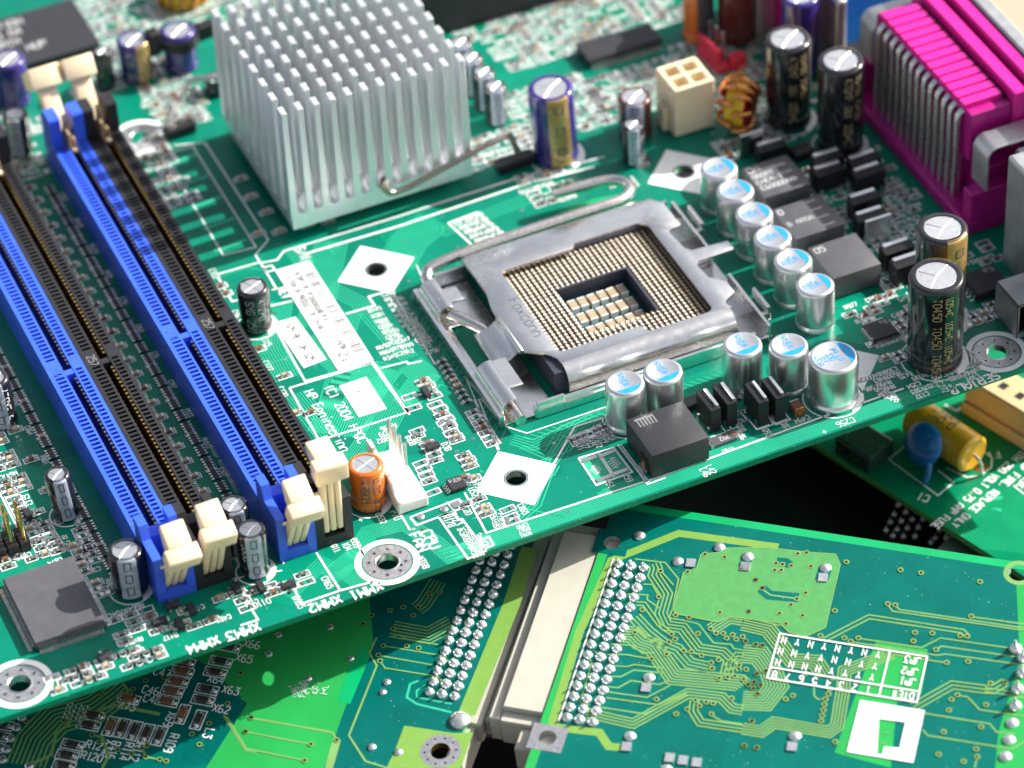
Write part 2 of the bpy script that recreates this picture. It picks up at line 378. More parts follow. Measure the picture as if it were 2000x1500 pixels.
# ------------------------------------------------------------------ motherboard: bare board
MBD = thing('motherboard', 'large green motherboard with blue and black memory slots and a square processor socket', 'motherboard')
HA, HB, HC, HD = (0, 0), (72, 0), (0, -72), (72, -72)
MH = [(-31.8, -82.4), (102.4, -81.8), (-106.0, -81.5), (-29, 66)]
hl = [circ(*h, 2.05)[::-1] for h in (HA, HB, HC, HD)] + [circ(*h, 2.15)[::-1] for h in MH[:3]]
OUT = [(-140, -88.3), (119.2, -88.3), (119.2, -57.6), (126, -57.6), (126, -46), (119.2, -46), (119.2, 170), (-140, 170)]
holes(OUT, hl, -1.6, 0, 'mask_green', ['edge_green', 'tin']).build('circuit_board', MBD, bevel=.12)
silk, pads, trc = MB(), MB(), MB()
ZT, ZP, ZS = .014, .05, .07
def P(*q): return [un(*a)[:2] for a in q]
def sline(q, w=.34, closed=False): silk.line(P(*q), w, ZS, 'silk', closed)
def spoly(q, w=.3): silk.line(q, w, ZS, 'silk', True)
for h in (HA, HB, HC, HD):               # white heatsink-mount diamonds
    d = 8.75
    q = [(h[0] - d, h[1]), (h[0], h[1] - d), (h[0] + d, h[1]), (h[0], h[1] + d)]
    hh = holes(q, [circ(h[0], h[1], 2.5, 28)[::-1]], ZS - .01, ZS, 'silk'); silk.add(hh.v, hh.f, hh.m)
    pads.ring(h[0], h[1], 2.05, 2.3, ZP, 'pad_tin')
for k, h in enumerate(MH):               # plated mounting holes: white ring, tin land, eight small vias
    silk.ring(*h, 5.05, 6.35, ZS, 'silk', 40); pads.ring(*h, 2.15, 4.75, ZP, 'pad_tin', 40)
    pads.lathe(h[0], h[1], [(2.6, .04), (2.3, .12), (2.15, .02), (2.1, -1.5)], 32, 'tin')
    for i in range(8):
        a = math.radians(22.5 + 45 * i); pads.ring(h[0] + 3.55 * math.cos(a), h[1] + 3.55 * math.sin(a), .3, .5, ZP + .015, 'tin', 10)
        pads.disc(h[0] + 3.55 * math.cos(a), h[1] + 3.55 * math.sin(a), .3, ZP + .02, 'hole', 10)
def via(x, y, m='tin', r=.42): pads.ring(x, y, r * .45, r, ZP, m, 10); pads.disc(x, y, r * .45, ZP + .004, 'hole', 8)

# outlines printed on the board (read off the photograph, laid on the board plane)
c4 = crop(400, 420, 3.75); c6 = crop(800, 780, 4); c5 = crop(400, 780, 3.572); c7 = crop(0, 0, 3.75); c9 = crop(780, 320, 2.83); ca = crop(850, 0, 3.571)
for q, w in [
    ([c4(420, 350), c4(530, 330), c4(580, 266), c9(0, 290), ca(600, 1235), ca(1180, 1095)], .4),
    ([c4(740, 700), c4(740, 285)][1:] + [c9(0, 345), ca(660, 1275), ca(1110, 1165)], .5),
    ([(400, 279), c4(465, 185), c4(370, 292), c4(525, 540), c4(490, 552)], .35),
    ([(319, 301), (377, 287), (500, 483), (436, 499), (319, 301)], .32),
    ([(340, 284), (400, 279)], .32),
    ([c4(85, 437), c4(400, 348)], .4), ([c4(85, 437), c4(200, 635), c4(240, 625)], .4),
    ([c4(430, 385), c4(490, 370), c4(515, 402), c4(455, 420), c4(430, 385)], .35),
    ([c4(480, 668), c4(640, 630)], .45), ([c4(500, 800), c4(735, 1218), c4(1240, 1078)], .42),
    ([c4(620, 1268), c4(1225, 1085), c4(1480, 1448), (624, 861)], .42), ([c4(620, 1268), (624, 861)], .42),
    ([c4(1240, 1085), c4(1500, 1465)], .42), ([c4(1290, 1122), c4(1480, 1075), c4(1490, 1092), c4(1590, 1070)], .38),
    ([c4(1035, 725), c4(1245, 665), c4(1200, 600), c4(1320, 565)], .45),
    ([c4(1375, 560), c4(1688, 1098)], .28), ([c9(95, 560), c9(505, 1500)], .24),
    ([c9(220, 545), c9(78, 745), c9(545, 1440), c9(705, 1490), c9(1140, 1345)], .28),
    ([c6(540, 0), c6(700, 395)], .28), ([c6(500, 0), c6(690, 400)], .22),
    ([c6(1130, 500), c6(1290, 215), c6(1535, 138)], .42),
    ([c6(430, 730), c6(600, 1045), c6(2000, 590), (1600, 817), (1765, 759)], .42),
    ([c6(5, 922), c6(385, 780), c6(435, 842), c6(55, 985), c6(5, 922)], .42), ([c6(300, 812), c6(350, 872)], .4),
    ([(783.5, 1006.8), (801, 1036)], .42), ([c6(0, 905), c6(0, 905)], .3),
    ([c6(225, 918), c6(345, 880), c6(378, 940), c6(410, 935), c6(595, 1185), c6(455, 1247), c6(225, 918)], .42),
    ([c6(540, 1110), c6(620, 1075), c6(655, 1140), c6(575, 1172)], .42), ([c6(555, 1100), c6(545, 1055)], .5), ([c6(530, 1068), c6(560, 1048)], .5),
    ([(690, 1051), (711, 1085)], .42), ([(618, 1080), c5(945, 1335), (730, 1136)], .42), ([c5(630, 1330), c5(670, 1430), c5(945, 1335)], .42),
    ([(453, 1131), c5(540, 1195)], .3), ([c5(545, 1100), c5(550, 1150)], .3),
    ([c5(215, 1260), c5(300, 1420), (504, 1211), (470, 1222)], .4),
    ([c6(1320, 460), c6(1595, 380), c6(1740, 570), c6(1460, 672), c6(1320, 460)], .42), ([c6(1470, 425), c6(1590, 608)], .3), ([c6(1485, 422), c6(1604, 604)], .3),
    ([c6(1630, 360), c6(1860, 665), c6(2000, 612)], .34), ([c6(1650, 355), c6(1870, 648)], .34),
    ([(1393, 867), (1438, 849), (1425, 833)], .4), ([(1440, 802), (1462, 820), (1478, 839), (1503, 830)], .35), ([(1500, 812), (1515, 828), (1538, 819)], .35),
]: sline(q, w)
trapz = MB()
for x, y, r in ((90.3, -77.9, 7.1), (97, -67.5, 6.6), (66.4, -79.2, 6.2), (100.5, 6.2, 6.2), (106.2, -7.1, 6.2), (49.9, 17.9, 6.2), (-28.6, -65.3, 4.6), (-29.1, -5.7, 4.4), (-83, -41.8, 3.6), (-55.4, -73.2, 4.0), (-78.7, -67.2, 4.3)):
    silk.ring(x, y, r - .3, r, ZS, 'silk', 36)
    silk.flat([(x + (r - .3) * math.cos(t), y + (r - .3) * math.sin(t)) for t in [math.radians(-75 + 10 * i) for i in range(13)]] , ZS + .004, 'silk')
for x in (26.3, 34.6): silk.ring(x, -67.1, 4.6, 4.9, ZS, 'silk', 32)
# big printing
def lab(txt, px, py, ang, h, w=None, sx=.72): p = un(px, py); silk.text(txt, p[:2], ang, h, ZS, 'silk', w or h * .13, sx)
PI = math.pi; D_ = -PI / 2
lab('XMM1', 741, 1137, PI, 2.15, .38, .86); lab('XMM2', 661, 1162, PI, 2.15, .38, .86)
lab('XMM3', 502, 1216, PI, 2.15, .38, .86); lab('XMM4', 423, 1242, PI, 2.15, .38, .86)
lab('CPU', 822, 1041, D_, 2.05, .42, .98); lab('FAN', 799, 1046, D_, 2.05, .42, .98); lab('*', 802, 1034, D_, 1.0, .3)
lab("'SERIALB"[1:], 1944, 727, PI, 2.1, .4, .84)
lab('(C) 2004 HPQC', c4(868, 1262)[0], c4(868, 1262)[1], D_, 2.0, .25, .8); lab('HP Engineering', c4(728, 1300)[0], c4(728, 1300)[1], D_, 2.0, .25, .8)
lab('S/N', c4(655, 250)[0], c4(655, 250)[1], D_, 2.2, .32); lab('REV', c4(530, 545)[0], c4(530, 545)[1], D_, 1.9, .3)
for t, q, a, h in [('C115', c4(410, 905), D_, 1.3), ('C127', c4(420, 1080), D_, 1.3), ('C120', c4(528, 1270), D_, 1.3), ('C105', c4(30, 405), D_, 1.3), ('C96', c4(195, 710), D_, 1.3),
    ('R71', c6(1288, 352), D_, 1.15), ('R77', c6(1330, 340), D_, 1.15), ('R75', c6(1375, 325), D_, 1.15), ('C402', c6(1420, 312), D_, 1.15), ('R72', c6(1465, 300), D_, 1.15), ('R76', c6(1500, 290), D_, 1.15), ('R74', c6(1540, 275), D_, 1.15),
    ('C280', c6(1530, 178), PI, 1.15), ('R61', c6(1520, 640), D_, 1.3), ('R59', c6(1660, 592), D_, 1.3), ('L42', (1378, 912), D_, 1.3), ('L46', (1366, 918), D_, 1.3),
    ('R760', (1430, 873), PI, .92), ('C476', (1436, 843), D_, 1.1), ('Q88', (1437, 831), D_, 1.2), ('Q93', (1488, 840), D_, 1.3), ('Q87', (1523, 827), D_, 1.3), ('C494', (1577, 811), PI, 1.3), ('C256', (1664, 815), PI, 1.5),
    ('R101', (1458, 815), PI, 1.1), ('C416', (1452, 800), PI, 1.1), ('MTG8', c5(1480, 1110), D_, 1.3), ('MTG7', (1892, 709), D_, 1.2), ('C272', (1828, 749), D_, 1.3),
    ('Q110', c5(445, 1385), PI, 1.5), ('Q105', c5(610, 1385), D_, 1.4), ('CR65', c5(810, 1250), D_, 1.3), ('C532', c5(1190, 805), D_, 1.2), ('P70', c5(1290, 790), D_, 1.4),
    ('104', c5(955, 1010), D_, 1.3), ('C83', c5(1015, 985), D_, 1.3), ('D38', c6(245, 350), D_, 1.3), ('U519', c6(470, 620), D_, 1.3), ('U520', c6(455, 705), D_, 1.3), ('C865', c6(840, 830), D_, 1.2), ('C446', c6(495, 815), D_, 1.2),
    ('E20', c6(405, 850), D_, 1.3), ('R173', c6(310, 905), D_, 1.4), ('R178', c6(255, 920), D_, 1.4), ('C149', c6(705, 890), PI, .92), ('R137', c6(715, 925), PI, .92), ('R165', c6(730, 960), PI, .92),
    ('C890', c6(915, 965), PI, .92), ('R967', c6(930, 995), PI, .92), ('R791', c6(940, 1030), PI, .92), ('R907', c6(570, 1190), PI, .92), ('R567', c6(555, 1160), PI, .92), ('R486', c6(540, 1130), PI, .92),
    ('R906', c6(525, 1100), PI, .92), ('R509', c6(505, 1070), PI, .92), ('R160', c6(490, 1045), PI, .92), ('R179', c6(470, 1020), PI, .92), ('C146', c6(450, 990), PI, .92),
    ('RN107', c5(30, 330), D_, 1.3), ('RN109', c5(90, 430), D_, 1.3), ('R920', c5(135, 510), D_, 1.3), ('RN111', c5(170, 575), D_, 1.3),
    ('R996', c5(1325, 165), PI, 1.3), ('Q109', c5(1310, 205), PI, 1.3), ('R882', c5(1300, 250), PI, 1.3), ('Q108', c5(1395, 265), D_, 1.2), ('R291', c5(1440, 250), D_, 1.2), ('Q11', c5(880, 1025), D_, 1.2)]:
    lab(t, q[0], q[1], a, h, .16 if h > 1 else .12)
for k, (x, y) in enumerate([(1706, 760), (1716, 764), (1726, 768), (1736, 770)]): lab(['C796', 'R791', 'C604', 'R795'][k], x, y, D_, 1.1, .18)
lab('+', 1610, 838, PI, 1.6, .2); lab('+', c5(1090, 820)[0], c5(1090, 820)[1], PI, 1.6, .2); lab('+', 1855, 748, PI, 1.6, .25)
# resistor signs on the two empty footprints, with tin lands
for q0, q1 in ((c6(1420, 530), c6(1490, 570)), (c6(1565, 465), c6(1630, 530))):
    a, b = un(*q0)[:2], un(*q1)[:2]; d = b - a; nn = np.array([-d[1], d[0]]) / np.linalg.norm(d)
    silk.line([a + d * i / 9 + nn * (.0 if i in (0, 9) else (.9 if i % 2 else -.9)) for i in range(10)], .26, ZS, 'silk')
trc.flat(P(c6(1325, 462), c6(1592, 384), c6(1734, 570), c6(1462, 668)), ZT, 'trace')
def pad(cx, cy, sx, sy, rot=0, m='pad_tin', h=.12): pads.cbox(cx, cy, ZP - .02, sx, sy, h, m, rot)
for q in (c6(1405, 470), c6(1545, 428), c6(1515, 622), c6(1650, 570)):
    p = un(*q); pad(p[0], p[1], 3.2, .9, .05, 'tin', .25)
for q in (c6(85, 920), c6(270, 860)):
    p = un(*q); pads.dome(p[0], p[1], .85, .3, ZP, 'tin', 14)
p = un(*c6(365, 828)); pad(p[0], p[1], 1.7, 1.5, .1, 'tin', .3)
p = un(*c6(590, 1128)); silk.ring(p[0], p[1], .35, .75, ZS, 'silk')

# ------------------------------------------------------------------ copper traces seen through the mask, plus painted sun stripes
tk = [0]
def tb_(q, n, sp, w=.2, m='trace'): tk[0] += 1; trc.bundle(P(*q), n, sp, w, .018 + .007 * (tk[0] % 3), m)
tb_([(735, 712), (690, 770), (655, 850)], 22, .55, .26); tb_([(800, 710), (830, 735), (790, 790)], 12, .5, .24); tb_([(715, 745), (768, 790), (735, 850), (690, 912)], 14, .5, .2)
tb_([(648, 470), (628, 560), (612, 640)], 12, .62, .22); tb_([(570, 480), (592, 510), (600, 560)], 9, .5, .2); tb_([(690, 610), (665, 680)], 7, .6, .22)
tb_([(850, 430), (800, 470), (770, 520)], 16, .55, .2); tb_([(640, 560), (700, 590), (760, 660), (800, 700)], 6, .7, .24); tb_([(540, 590), (525, 680), (560, 740)], 12, .6, .22)
tb_([(600, 660), (665, 720), (640, 800)], 9, .55, .2); tb_([(575, 770), (600, 800), (640, 850)], 9, .6, .22)
for yy in np.arange(-87.6, -84.2, .42): trc.line([(-22 + rnd.random() * 6, yy), (117, yy)], .2, ZT, 'trace')
for yy in np.arange(-84.0, -82.2, .42): trc.line([(12 + rnd.random() * 4, yy), (60, yy)], .2, ZT, 'trace')
for yy in np.arange(-75.6, -72.6, .5): trc.line([(52 + rnd.random() * 5, yy), (95 + rnd.random() * 3, yy)], .16, ZT, 'trace')
tb_([(690, 1092), (720, 1040), (790, 1022), (850, 1060), (880, 1085), (960, 1050)], 9, .45, .18)
tb_([(670, 1110), (705, 1140)], 8, .5, .2); tb_([(640, 1130), (700, 1080)], 9, .5, .18); tb_([(560, 1165), (640, 1090)], 6, .6, .18)
tb_([(1180, 808), (1128, 830), (1075, 905), (1045, 985), (1015, 1010)], 4, .8, .25); tb_([(1160, 812), (1100, 838), (1068, 890), (1020, 870)], 3, .9, .22); tb_([(1120, 835), (1040, 870), (1000, 858)], 5, .7, .2)
for k in range(26):                       # short 45-degree runs round the processor socket
    x = 4.6 - rnd.random() * 1.2; y = -14 - k * 1.75; trc.line([(x - 2.6, y - 2.6), (x, y)], .22, ZT, 'trace')
    if k % 2: via(x - 2.7, y - 2.7, 'copper_via', .38)
for k in range(30): x = 8 + k * 1.6; trc.line([(x, -63.5), (x - 1.8, -61.6)], .2, ZT, 'trace')
tb_([(860, 455), (1000, 400), (1130, 352)], 5, .8, .2); tb_([(640, 450), (760, 410), (900, 370)], 7, .7, .2)
for k in range(5):                        # sunlight between the fin rows, painted as pale bars left of the heat sink
    a = un(330 + 22 * k, 322 + 42 * k); b = un(385 + 24 * k, 300 + 42 * k); trc.line([a[:2], b[:2]], 1.0, ZT, 'trace')
for k in range(150):
    x, y = rnd.uniform(-34, 112), rnd.uniform(-87, 10)
    if 3 < x < 66 and -62 < y < -10: continue
    via(x, y, rnd.choice(['tin', 'copper_via', 'trace']), .36)
for k in range(16):                       # odd single traces
    x, y = rnd.uniform(-34, 14), rnd.uniform(-84, 20); a = rnd.choice([0, PI / 2, PI / 4, -PI / 4]); l = rnd.uniform(3, 9)
    if 3 < x < 66 and -62 < y < -10: continue
    x2, y2 = x + l * math.cos(a), y + l * math.sin(a); trc.line([(x, y), (x2, y2), (x2 + 2, y2 + (2 if k % 2 else -2))], .24, ZT, 'trace')
trc.flat(P((1160, 388), (1215, 378), (1205, 402), (1100, 432), (1095, 415)), ZT, 'pour_green')

# ------------------------------------------------------------------ small parts: shared shapes
def chip_mesh(L, Wd, H, body, name):
    e = L * .2; b = MB(); b.box(-L / 2 + e, L / 2 - e, -Wd / 2, Wd / 2, .05, H * .97, body)
    b.box(-L / 2, -L / 2 + e, -Wd / 2 - .02, Wd / 2 + .02, 0, H, 'tin'); b.box(L / 2 - e, L / 2, -Wd / 2 - .02, Wd / 2 + .02, 0, H, 'tin'); return b
KIND = {'chip_capacitor': [chip_mesh(1.6, .85, .8, c, 'cc') for c in ('ceramic_tan', 'ceramic_brown', 'ceramic_pale')], 'chip_resistor': [chip_mesh(1.6, .85, .45, 'resistor_black', 'cr')]}
for b in KIND['chip_resistor']: b.box(-.3, .3, -.2, -.1, .45, .455, 'chip_mark'); b.box(-.3, .3, .1, .2, .45, .455, 'chip_mark')
KM = {k: [b.mesh(k) for b in v] for k, v in KIND.items()}
rn = MB().box(-1.5, 1.5, -.5, .5, .1, .5, 'resistor_black')
for i in range(4):
    for s_ in (-1, 1): rn.box(-1.4 + i * .8, -1.4 + i * .8 + .44, s_ * .72 - .34, s_ * .72 + .34, 0, .46, 'tin')
RNM = rn.mesh('resistor_array')
small = MB(); cnt = {'chip_capacitor': 0, 'chip_resistor': 0, 'resistor_array': 0}
def xform(b, x, y, rot):
    c, n = math.cos(rot), math.sin(rot); return [(x + c * a - n * q, y + n * a + c * q, z) for a, q, z in b.v]
def smd(x, y, rot=0, kind=None, outline=True, individual=True):
    kind = kind or rnd.choice(['chip_capacitor', 'chip_resistor', 'chip_resistor', 'empty'])
    c, n = math.cos(rot), math.sin(rot)
    def q(a, b): return (x + c * a - n * b, y + n * a + c * b)
    for s_ in (-1, 1):
        cx, cy = q(s_ * .85, 0)
        if kind == 'empty': pads.cbox(cx, cy, ZP - .02, .8, .95, .16, 'tin', rot)
        else: pads.cbox(cx, cy, ZP - .02, .75, .9, .1, 'pad_tin', rot)
    if outline: silk.line([q(-1.5, -.75), q(1.5, -.75), q(1.5, .75), q(-1.5, .75)], .22, ZS, 'silk', True)
    if kind == 'empty': return
    i = rnd.randrange(len(KM[kind]))
    if individual and cnt[kind] < 280:
        cnt[kind] += 1; put(kind, KM[kind][i], MBD, (x, y, .03), rot)
    else: small.add(xform(KIND[kind][i], x, y, rot), KIND[kind][i].f, KIND[kind][i].m)
def rnp(x, y, rot=PI / 2): put('resistor_array', RNM, MBD, (x, y, .03), rot)
def word(x, y, ang, h=1.15, w=.19): silk.text(rnd.choice(['C', 'R', 'C', 'R', 'RN']) + str(rnd.randrange(10, 999)), (x, y), ang, h, ZS, 'silk', w)
def grid(x0, x1, y0, y1, dx, dy, rot, dens=.8, kinds=None, wd=.3, indiv=True):
    x = x0
    while x < x1:
        y = y0
        while y < y1:
            r = rnd.random()
            if r < dens: smd(x, y, rot, rnd.choice(kinds) if kinds else None, True, indiv)
            elif r < dens + wd: word(x, y, rot if rot else PI)
            y += dy
        x += dx
# memory-slot margins
for k in range(34):
    y = 58 - k * 3.9
    if y < -66: break
    rnp(-80.2, y); rnp(-53.0, y - 1)
    if k % 3 == 1: smd(-80.2, y - 2, 0, 'chip_capacitor', False); smd(-53.0, y - 3, 0, 'chip_resistor', False)
for k in range(27):
    y = 60 - k * 4.9; smd(-56.9, y, 0, 'chip_capacitor'); word(-58.0, y - 1.2, D_, 1.0)
    if y > -66 and k % 2: word(-51.6, y, D_, 1.0)
    if k % 2: smd(-84.3, y, 0, 'chip_capacitor'); word(-82.4, y, D_, 1.1)
for q in ((505, 683), (556, 735), (577, 808), (607, 806), (440, 575), (430, 560)): p = un(*q); smd(p[0], p[1], 0, 'chip_capacitor')
# column beside the socket
for k in range(17):
    p0 = np.array(un(862, 707)[:2]); p1 = np.array(un(962, 866)[:2]); p = p0 + (p1 - p0) * k / 16
    if k in (9,): continue
    smd(p[0], p[1], .05, ['chip_resistor', 'chip_capacitor', 'chip_resistor', 'empty'][k % 4] if k > 9 else ('chip_resistor' if k not in (4, 5) else 'chip_capacitor'), k > 9)
for q, n in (((826, 745), 4), ((850, 790), 5), ((868, 825), 4), ((835, 868), 3), ((905, 890), 3)):
    p = un(*q)
    for i in range(n): smd(p[0] + .3 * (i % 2), p[1] - i * 1.75, .03, rnd.choice(['empty', 'chip_resistor', 'empty', 'chip_capacitor']))
for q in ((800, 775), (808, 797), (815, 842), (815, 852), (850, 900), (822, 905), (828, 916), (833, 928), (838, 940), (846, 962), (945, 992), (952, 1003), (992, 995), (998, 1010), (1000, 1018), (910, 985), (935, 975), (905, 935), (925, 935), (892, 860)):
    p = un(*q); smd(p[0], p[1], rnd.choice([0, 0, .05]), rnd.choice(['empty', 'chip_resistor', 'chip_capacitor', 'empty']))
for k in range(7): p = un(1300 - 0 - (7 - k) * 0 - 180 + k * 11, 862 - k * 4.5); smd(p[0], p[1], PI / 2, 'chip_resistor' if k != 3 else 'empty', True)
# label matrices printed beside the socket
for (px, py, nr, nc) in ((748, 580, 7, 1), (722, 612, 9, 1), (766, 592, 9, 1), (742, 634, 4, 1), (793, 638, 4, 1), (778, 672, 3, 1), (738, 684, 3, 1), (820, 672, 3, 1)):
    p = un(px, py)
    for i in range(nr):
        for j in range(nc): silk.text(rnd.choice('CR') + str(rnd.randrange(10, 999)), (p[0] + j * 3.4, p[1] - i * 1.9), 0, 1.1, ZS, 'silk', .15)
silk.line(P((876, 436), (932, 415), (985, 462), (925, 482)), .4, ZS, 'silk', True)
for i in range(5):
    for j in range(4): p = un(890 + j * 12 + i * 10.5, 440 - j * 4.2 + i * 9); silk.text(rnd.choice('CR') + str(rnd.randrange(10, 99)), p[:2], 0, 1.2, ZS, 'silk', .26)
# crowded corners
grid(-100, -79, -86.4, -82.0, 2.0, 1.8, 0, .62, wd=.15); grid(-84.5, -76, -80, -71, 3.2, 2.1, 0, .55); grid(-75, -58, -82, -75, 3.6, 2.4, 0, .4); grid(-58, -46, -80.5, -77, 3.4, 2.2, 0, .4)
grid(-88, -81.5, -66, -47, 2.9, 1.9, 0, .55, wd=.2); grid(-108, -90, -50.5, -46, 2.5, 2.0, 0, .4); grid(-91, -85.8, -46, -2, 2.9, 1.9, 0, .72, wd=.2); grid(-112, -103.5, -45, -5, 3.0, 1.9, 0, .72, wd=.2); grid(-103, -92, -20, 0, 3.0, 1.9, 0, .7, wd=.2); grid(-99, -84.5, 4, 30, 3.1, 2.0, 0, .6, wd=.2)
for k in range(6):                        # empty diode footprints in a printed frame
    x, y = -97.4, -24.5 - k * 3.6
    for s_ in (-2.6, 2.6): pads.dome(x + s_, y, 1.05, .35, ZP, 'tin', 12)
    silk.line([(x - 1.5, y - 1.3), (x + 1.5, y - 1.3)], .28, ZS, 'silk'); silk.line([(x - 1.5, y + 1.3), (x + 1.5, y + 1.3)], .28, ZS, 'silk')
    silk.line([(x - .6, y - .7), (x + .6, y), (x - .6, y + .7)], .26, ZS, 'silk', True); silk.line([(x + .8, y - .8), (x + .8, y + .8)], .26, ZS, 'silk')
spoly([(-101.8, -44.6), (-93, -44.6), (-93, -22.4), (-101.8, -22.4)], .4)
grid(81.5, 99, -75, -55.5, 2.5, 1.7, .03, .42, wd=.2); grid(93, 116, -72, -68, 2.6, 1.9, 0, .5); grid(84, 100, -86.0, -79, 2.9, 1.7, 0, .0, wd=.75); grid(76, 83, -81, -76, 3, 1.5, 0, .0, wd=.8)
grid(57, 61.5, -1, 3.5, 2.8, 2.0, 0, .5); grid(40, 48, 4, 16, 2.6, 2.1, 0, .5)
grid(-14, 112, 24, 44, 2.9, 2.2, 0, .4, wd=.35, indiv=True) if False else None
for (a, b, c, d) in ((34, 46, 22, 33), (48, 68, 24, 44), (55, 100, 51, 66), (90, 112, 10, 42), (66, 90, 24, 40), (-22, -12, 66, 84), (-34, -14, 86, 100), (-24, 40, 96, 130), (48, 112, 66, 90), (-60, -50, 64, 90), (-46, -34, 68, 84), (83, 98, 0, 6), (93, 114, -58, -10), (-33, -24, 40, 66), (114.6, 119, -56, -49)):
    grid(a, b, c, d, 2.35, 1.85, 0, .42, wd=.4)
for q in ((505, 437 + 20), (545, 452), (600, 440), (640, 432), (520, 415), (490, 385), (470, 350)): p = un(*q); smd(p[0], p[1], 0, 'chip_capacitor')
# ------------------------------------------------------------------ capacitors
CAPM = {}
def polymer(x, y, r, h, seg_ang, lines, label):
    """bare aluminium can: flange, neck, rounded shoulder; blue segment and lettering on the lid"""
    key = (r, h)
    if key not in CAPM:
        b = MB(); rr = .75
        pr = [(0, .1), (r + .1, .1), (r + .12, .35), (r + .12, .9), (r * .985, 1.2), (r * .965, 1.5), (r * .985, 1.75), (r, 2.0), (r, h - rr)]
        pr += [(r - rr + rr * math.cos(t), h - rr + rr * math.sin(t)) for t in (.35, .7, 1.05, 1.35)] + [(r - rr, h), (r - rr - .12, h - .05), (0, h - .05)]
        b.lathe(0, 0, pr, 48, ['rubber'] + ['alu_can'] * (len(pr) - 4) + ['alu_top'] * 2); CAPM[key] = b.mesh('polymer_capacitor', smooth=.55)
    o = put('polymer_capacitor', CAPM[key], MBD, (x, y, 0), 0, label)
    k = MB(); R_ = r - .8
    a0 = 1.0; k.flat([(R_ * math.cos(seg_ang + t), R_ * math.sin(seg_ang + t)) for t in [-a0 + 2 * a0 * i / 16 for i in range(17)]], h - .03, 'blue_mark')
    td = seg_ang - PI / 2; hh = r * (.30 if len(lines) < 4 else .24)                   # rows run along the chord, first row next to the segment
    for i, t in enumerate(lines):
        wd = len(t) * hh / 6 * 5.4 * .72; up = r * .34 - (i + 1) * hh * 1.2
        k.text(t, (math.cos(seg_ang) * up - math.cos(td) * wd / 2, math.sin(seg_ang) * up - math.sin(td) * wd / 2), td, hh, h - .03, 'blue_mark', hh * .16)
    k.build('lid_marking', o)
    return o
ORD = ['topmost', 'second', 'third', 'fourth', 'fifth', 'lowest']
for i, (x, y) in enumerate([(73.6, -13.8), (73.3, -22.1), (73.3, -30.8), (73.2, -39.4), (73.5, -48.0), (73.9, -57.0)]):
    polymer(x, y, 4.0, 10.4, rnd.uniform(-.08, .12), ['4A', '560', '4V'], ORD[i] + ' silver can with a blue segment in the row beside the socket')
for (x, y), l in zip([(26.3, -67.0), (34.6, -67.2), (52.3, -67.1), (60.3, -71.6)], ['silver can behind the black power inductor', 'silver can squeezed behind the back corner of the inductor', 'silver can behind the paired black transistors', 'silver can between transistor pair and the wide can']):
    polymer(x, y, 4.0, 10.7, -PI / 2 + rnd.uniform(-.03, .2), ['4A', '560', '4V', 'N5'], l)
polymer(66.4, -79.2, 5.0, 11.2, rnd.uniform(.02, .06), ['BR L0', '330', '16V', '6S1A'], 'widest silver can at the front edge')
ELM = {}
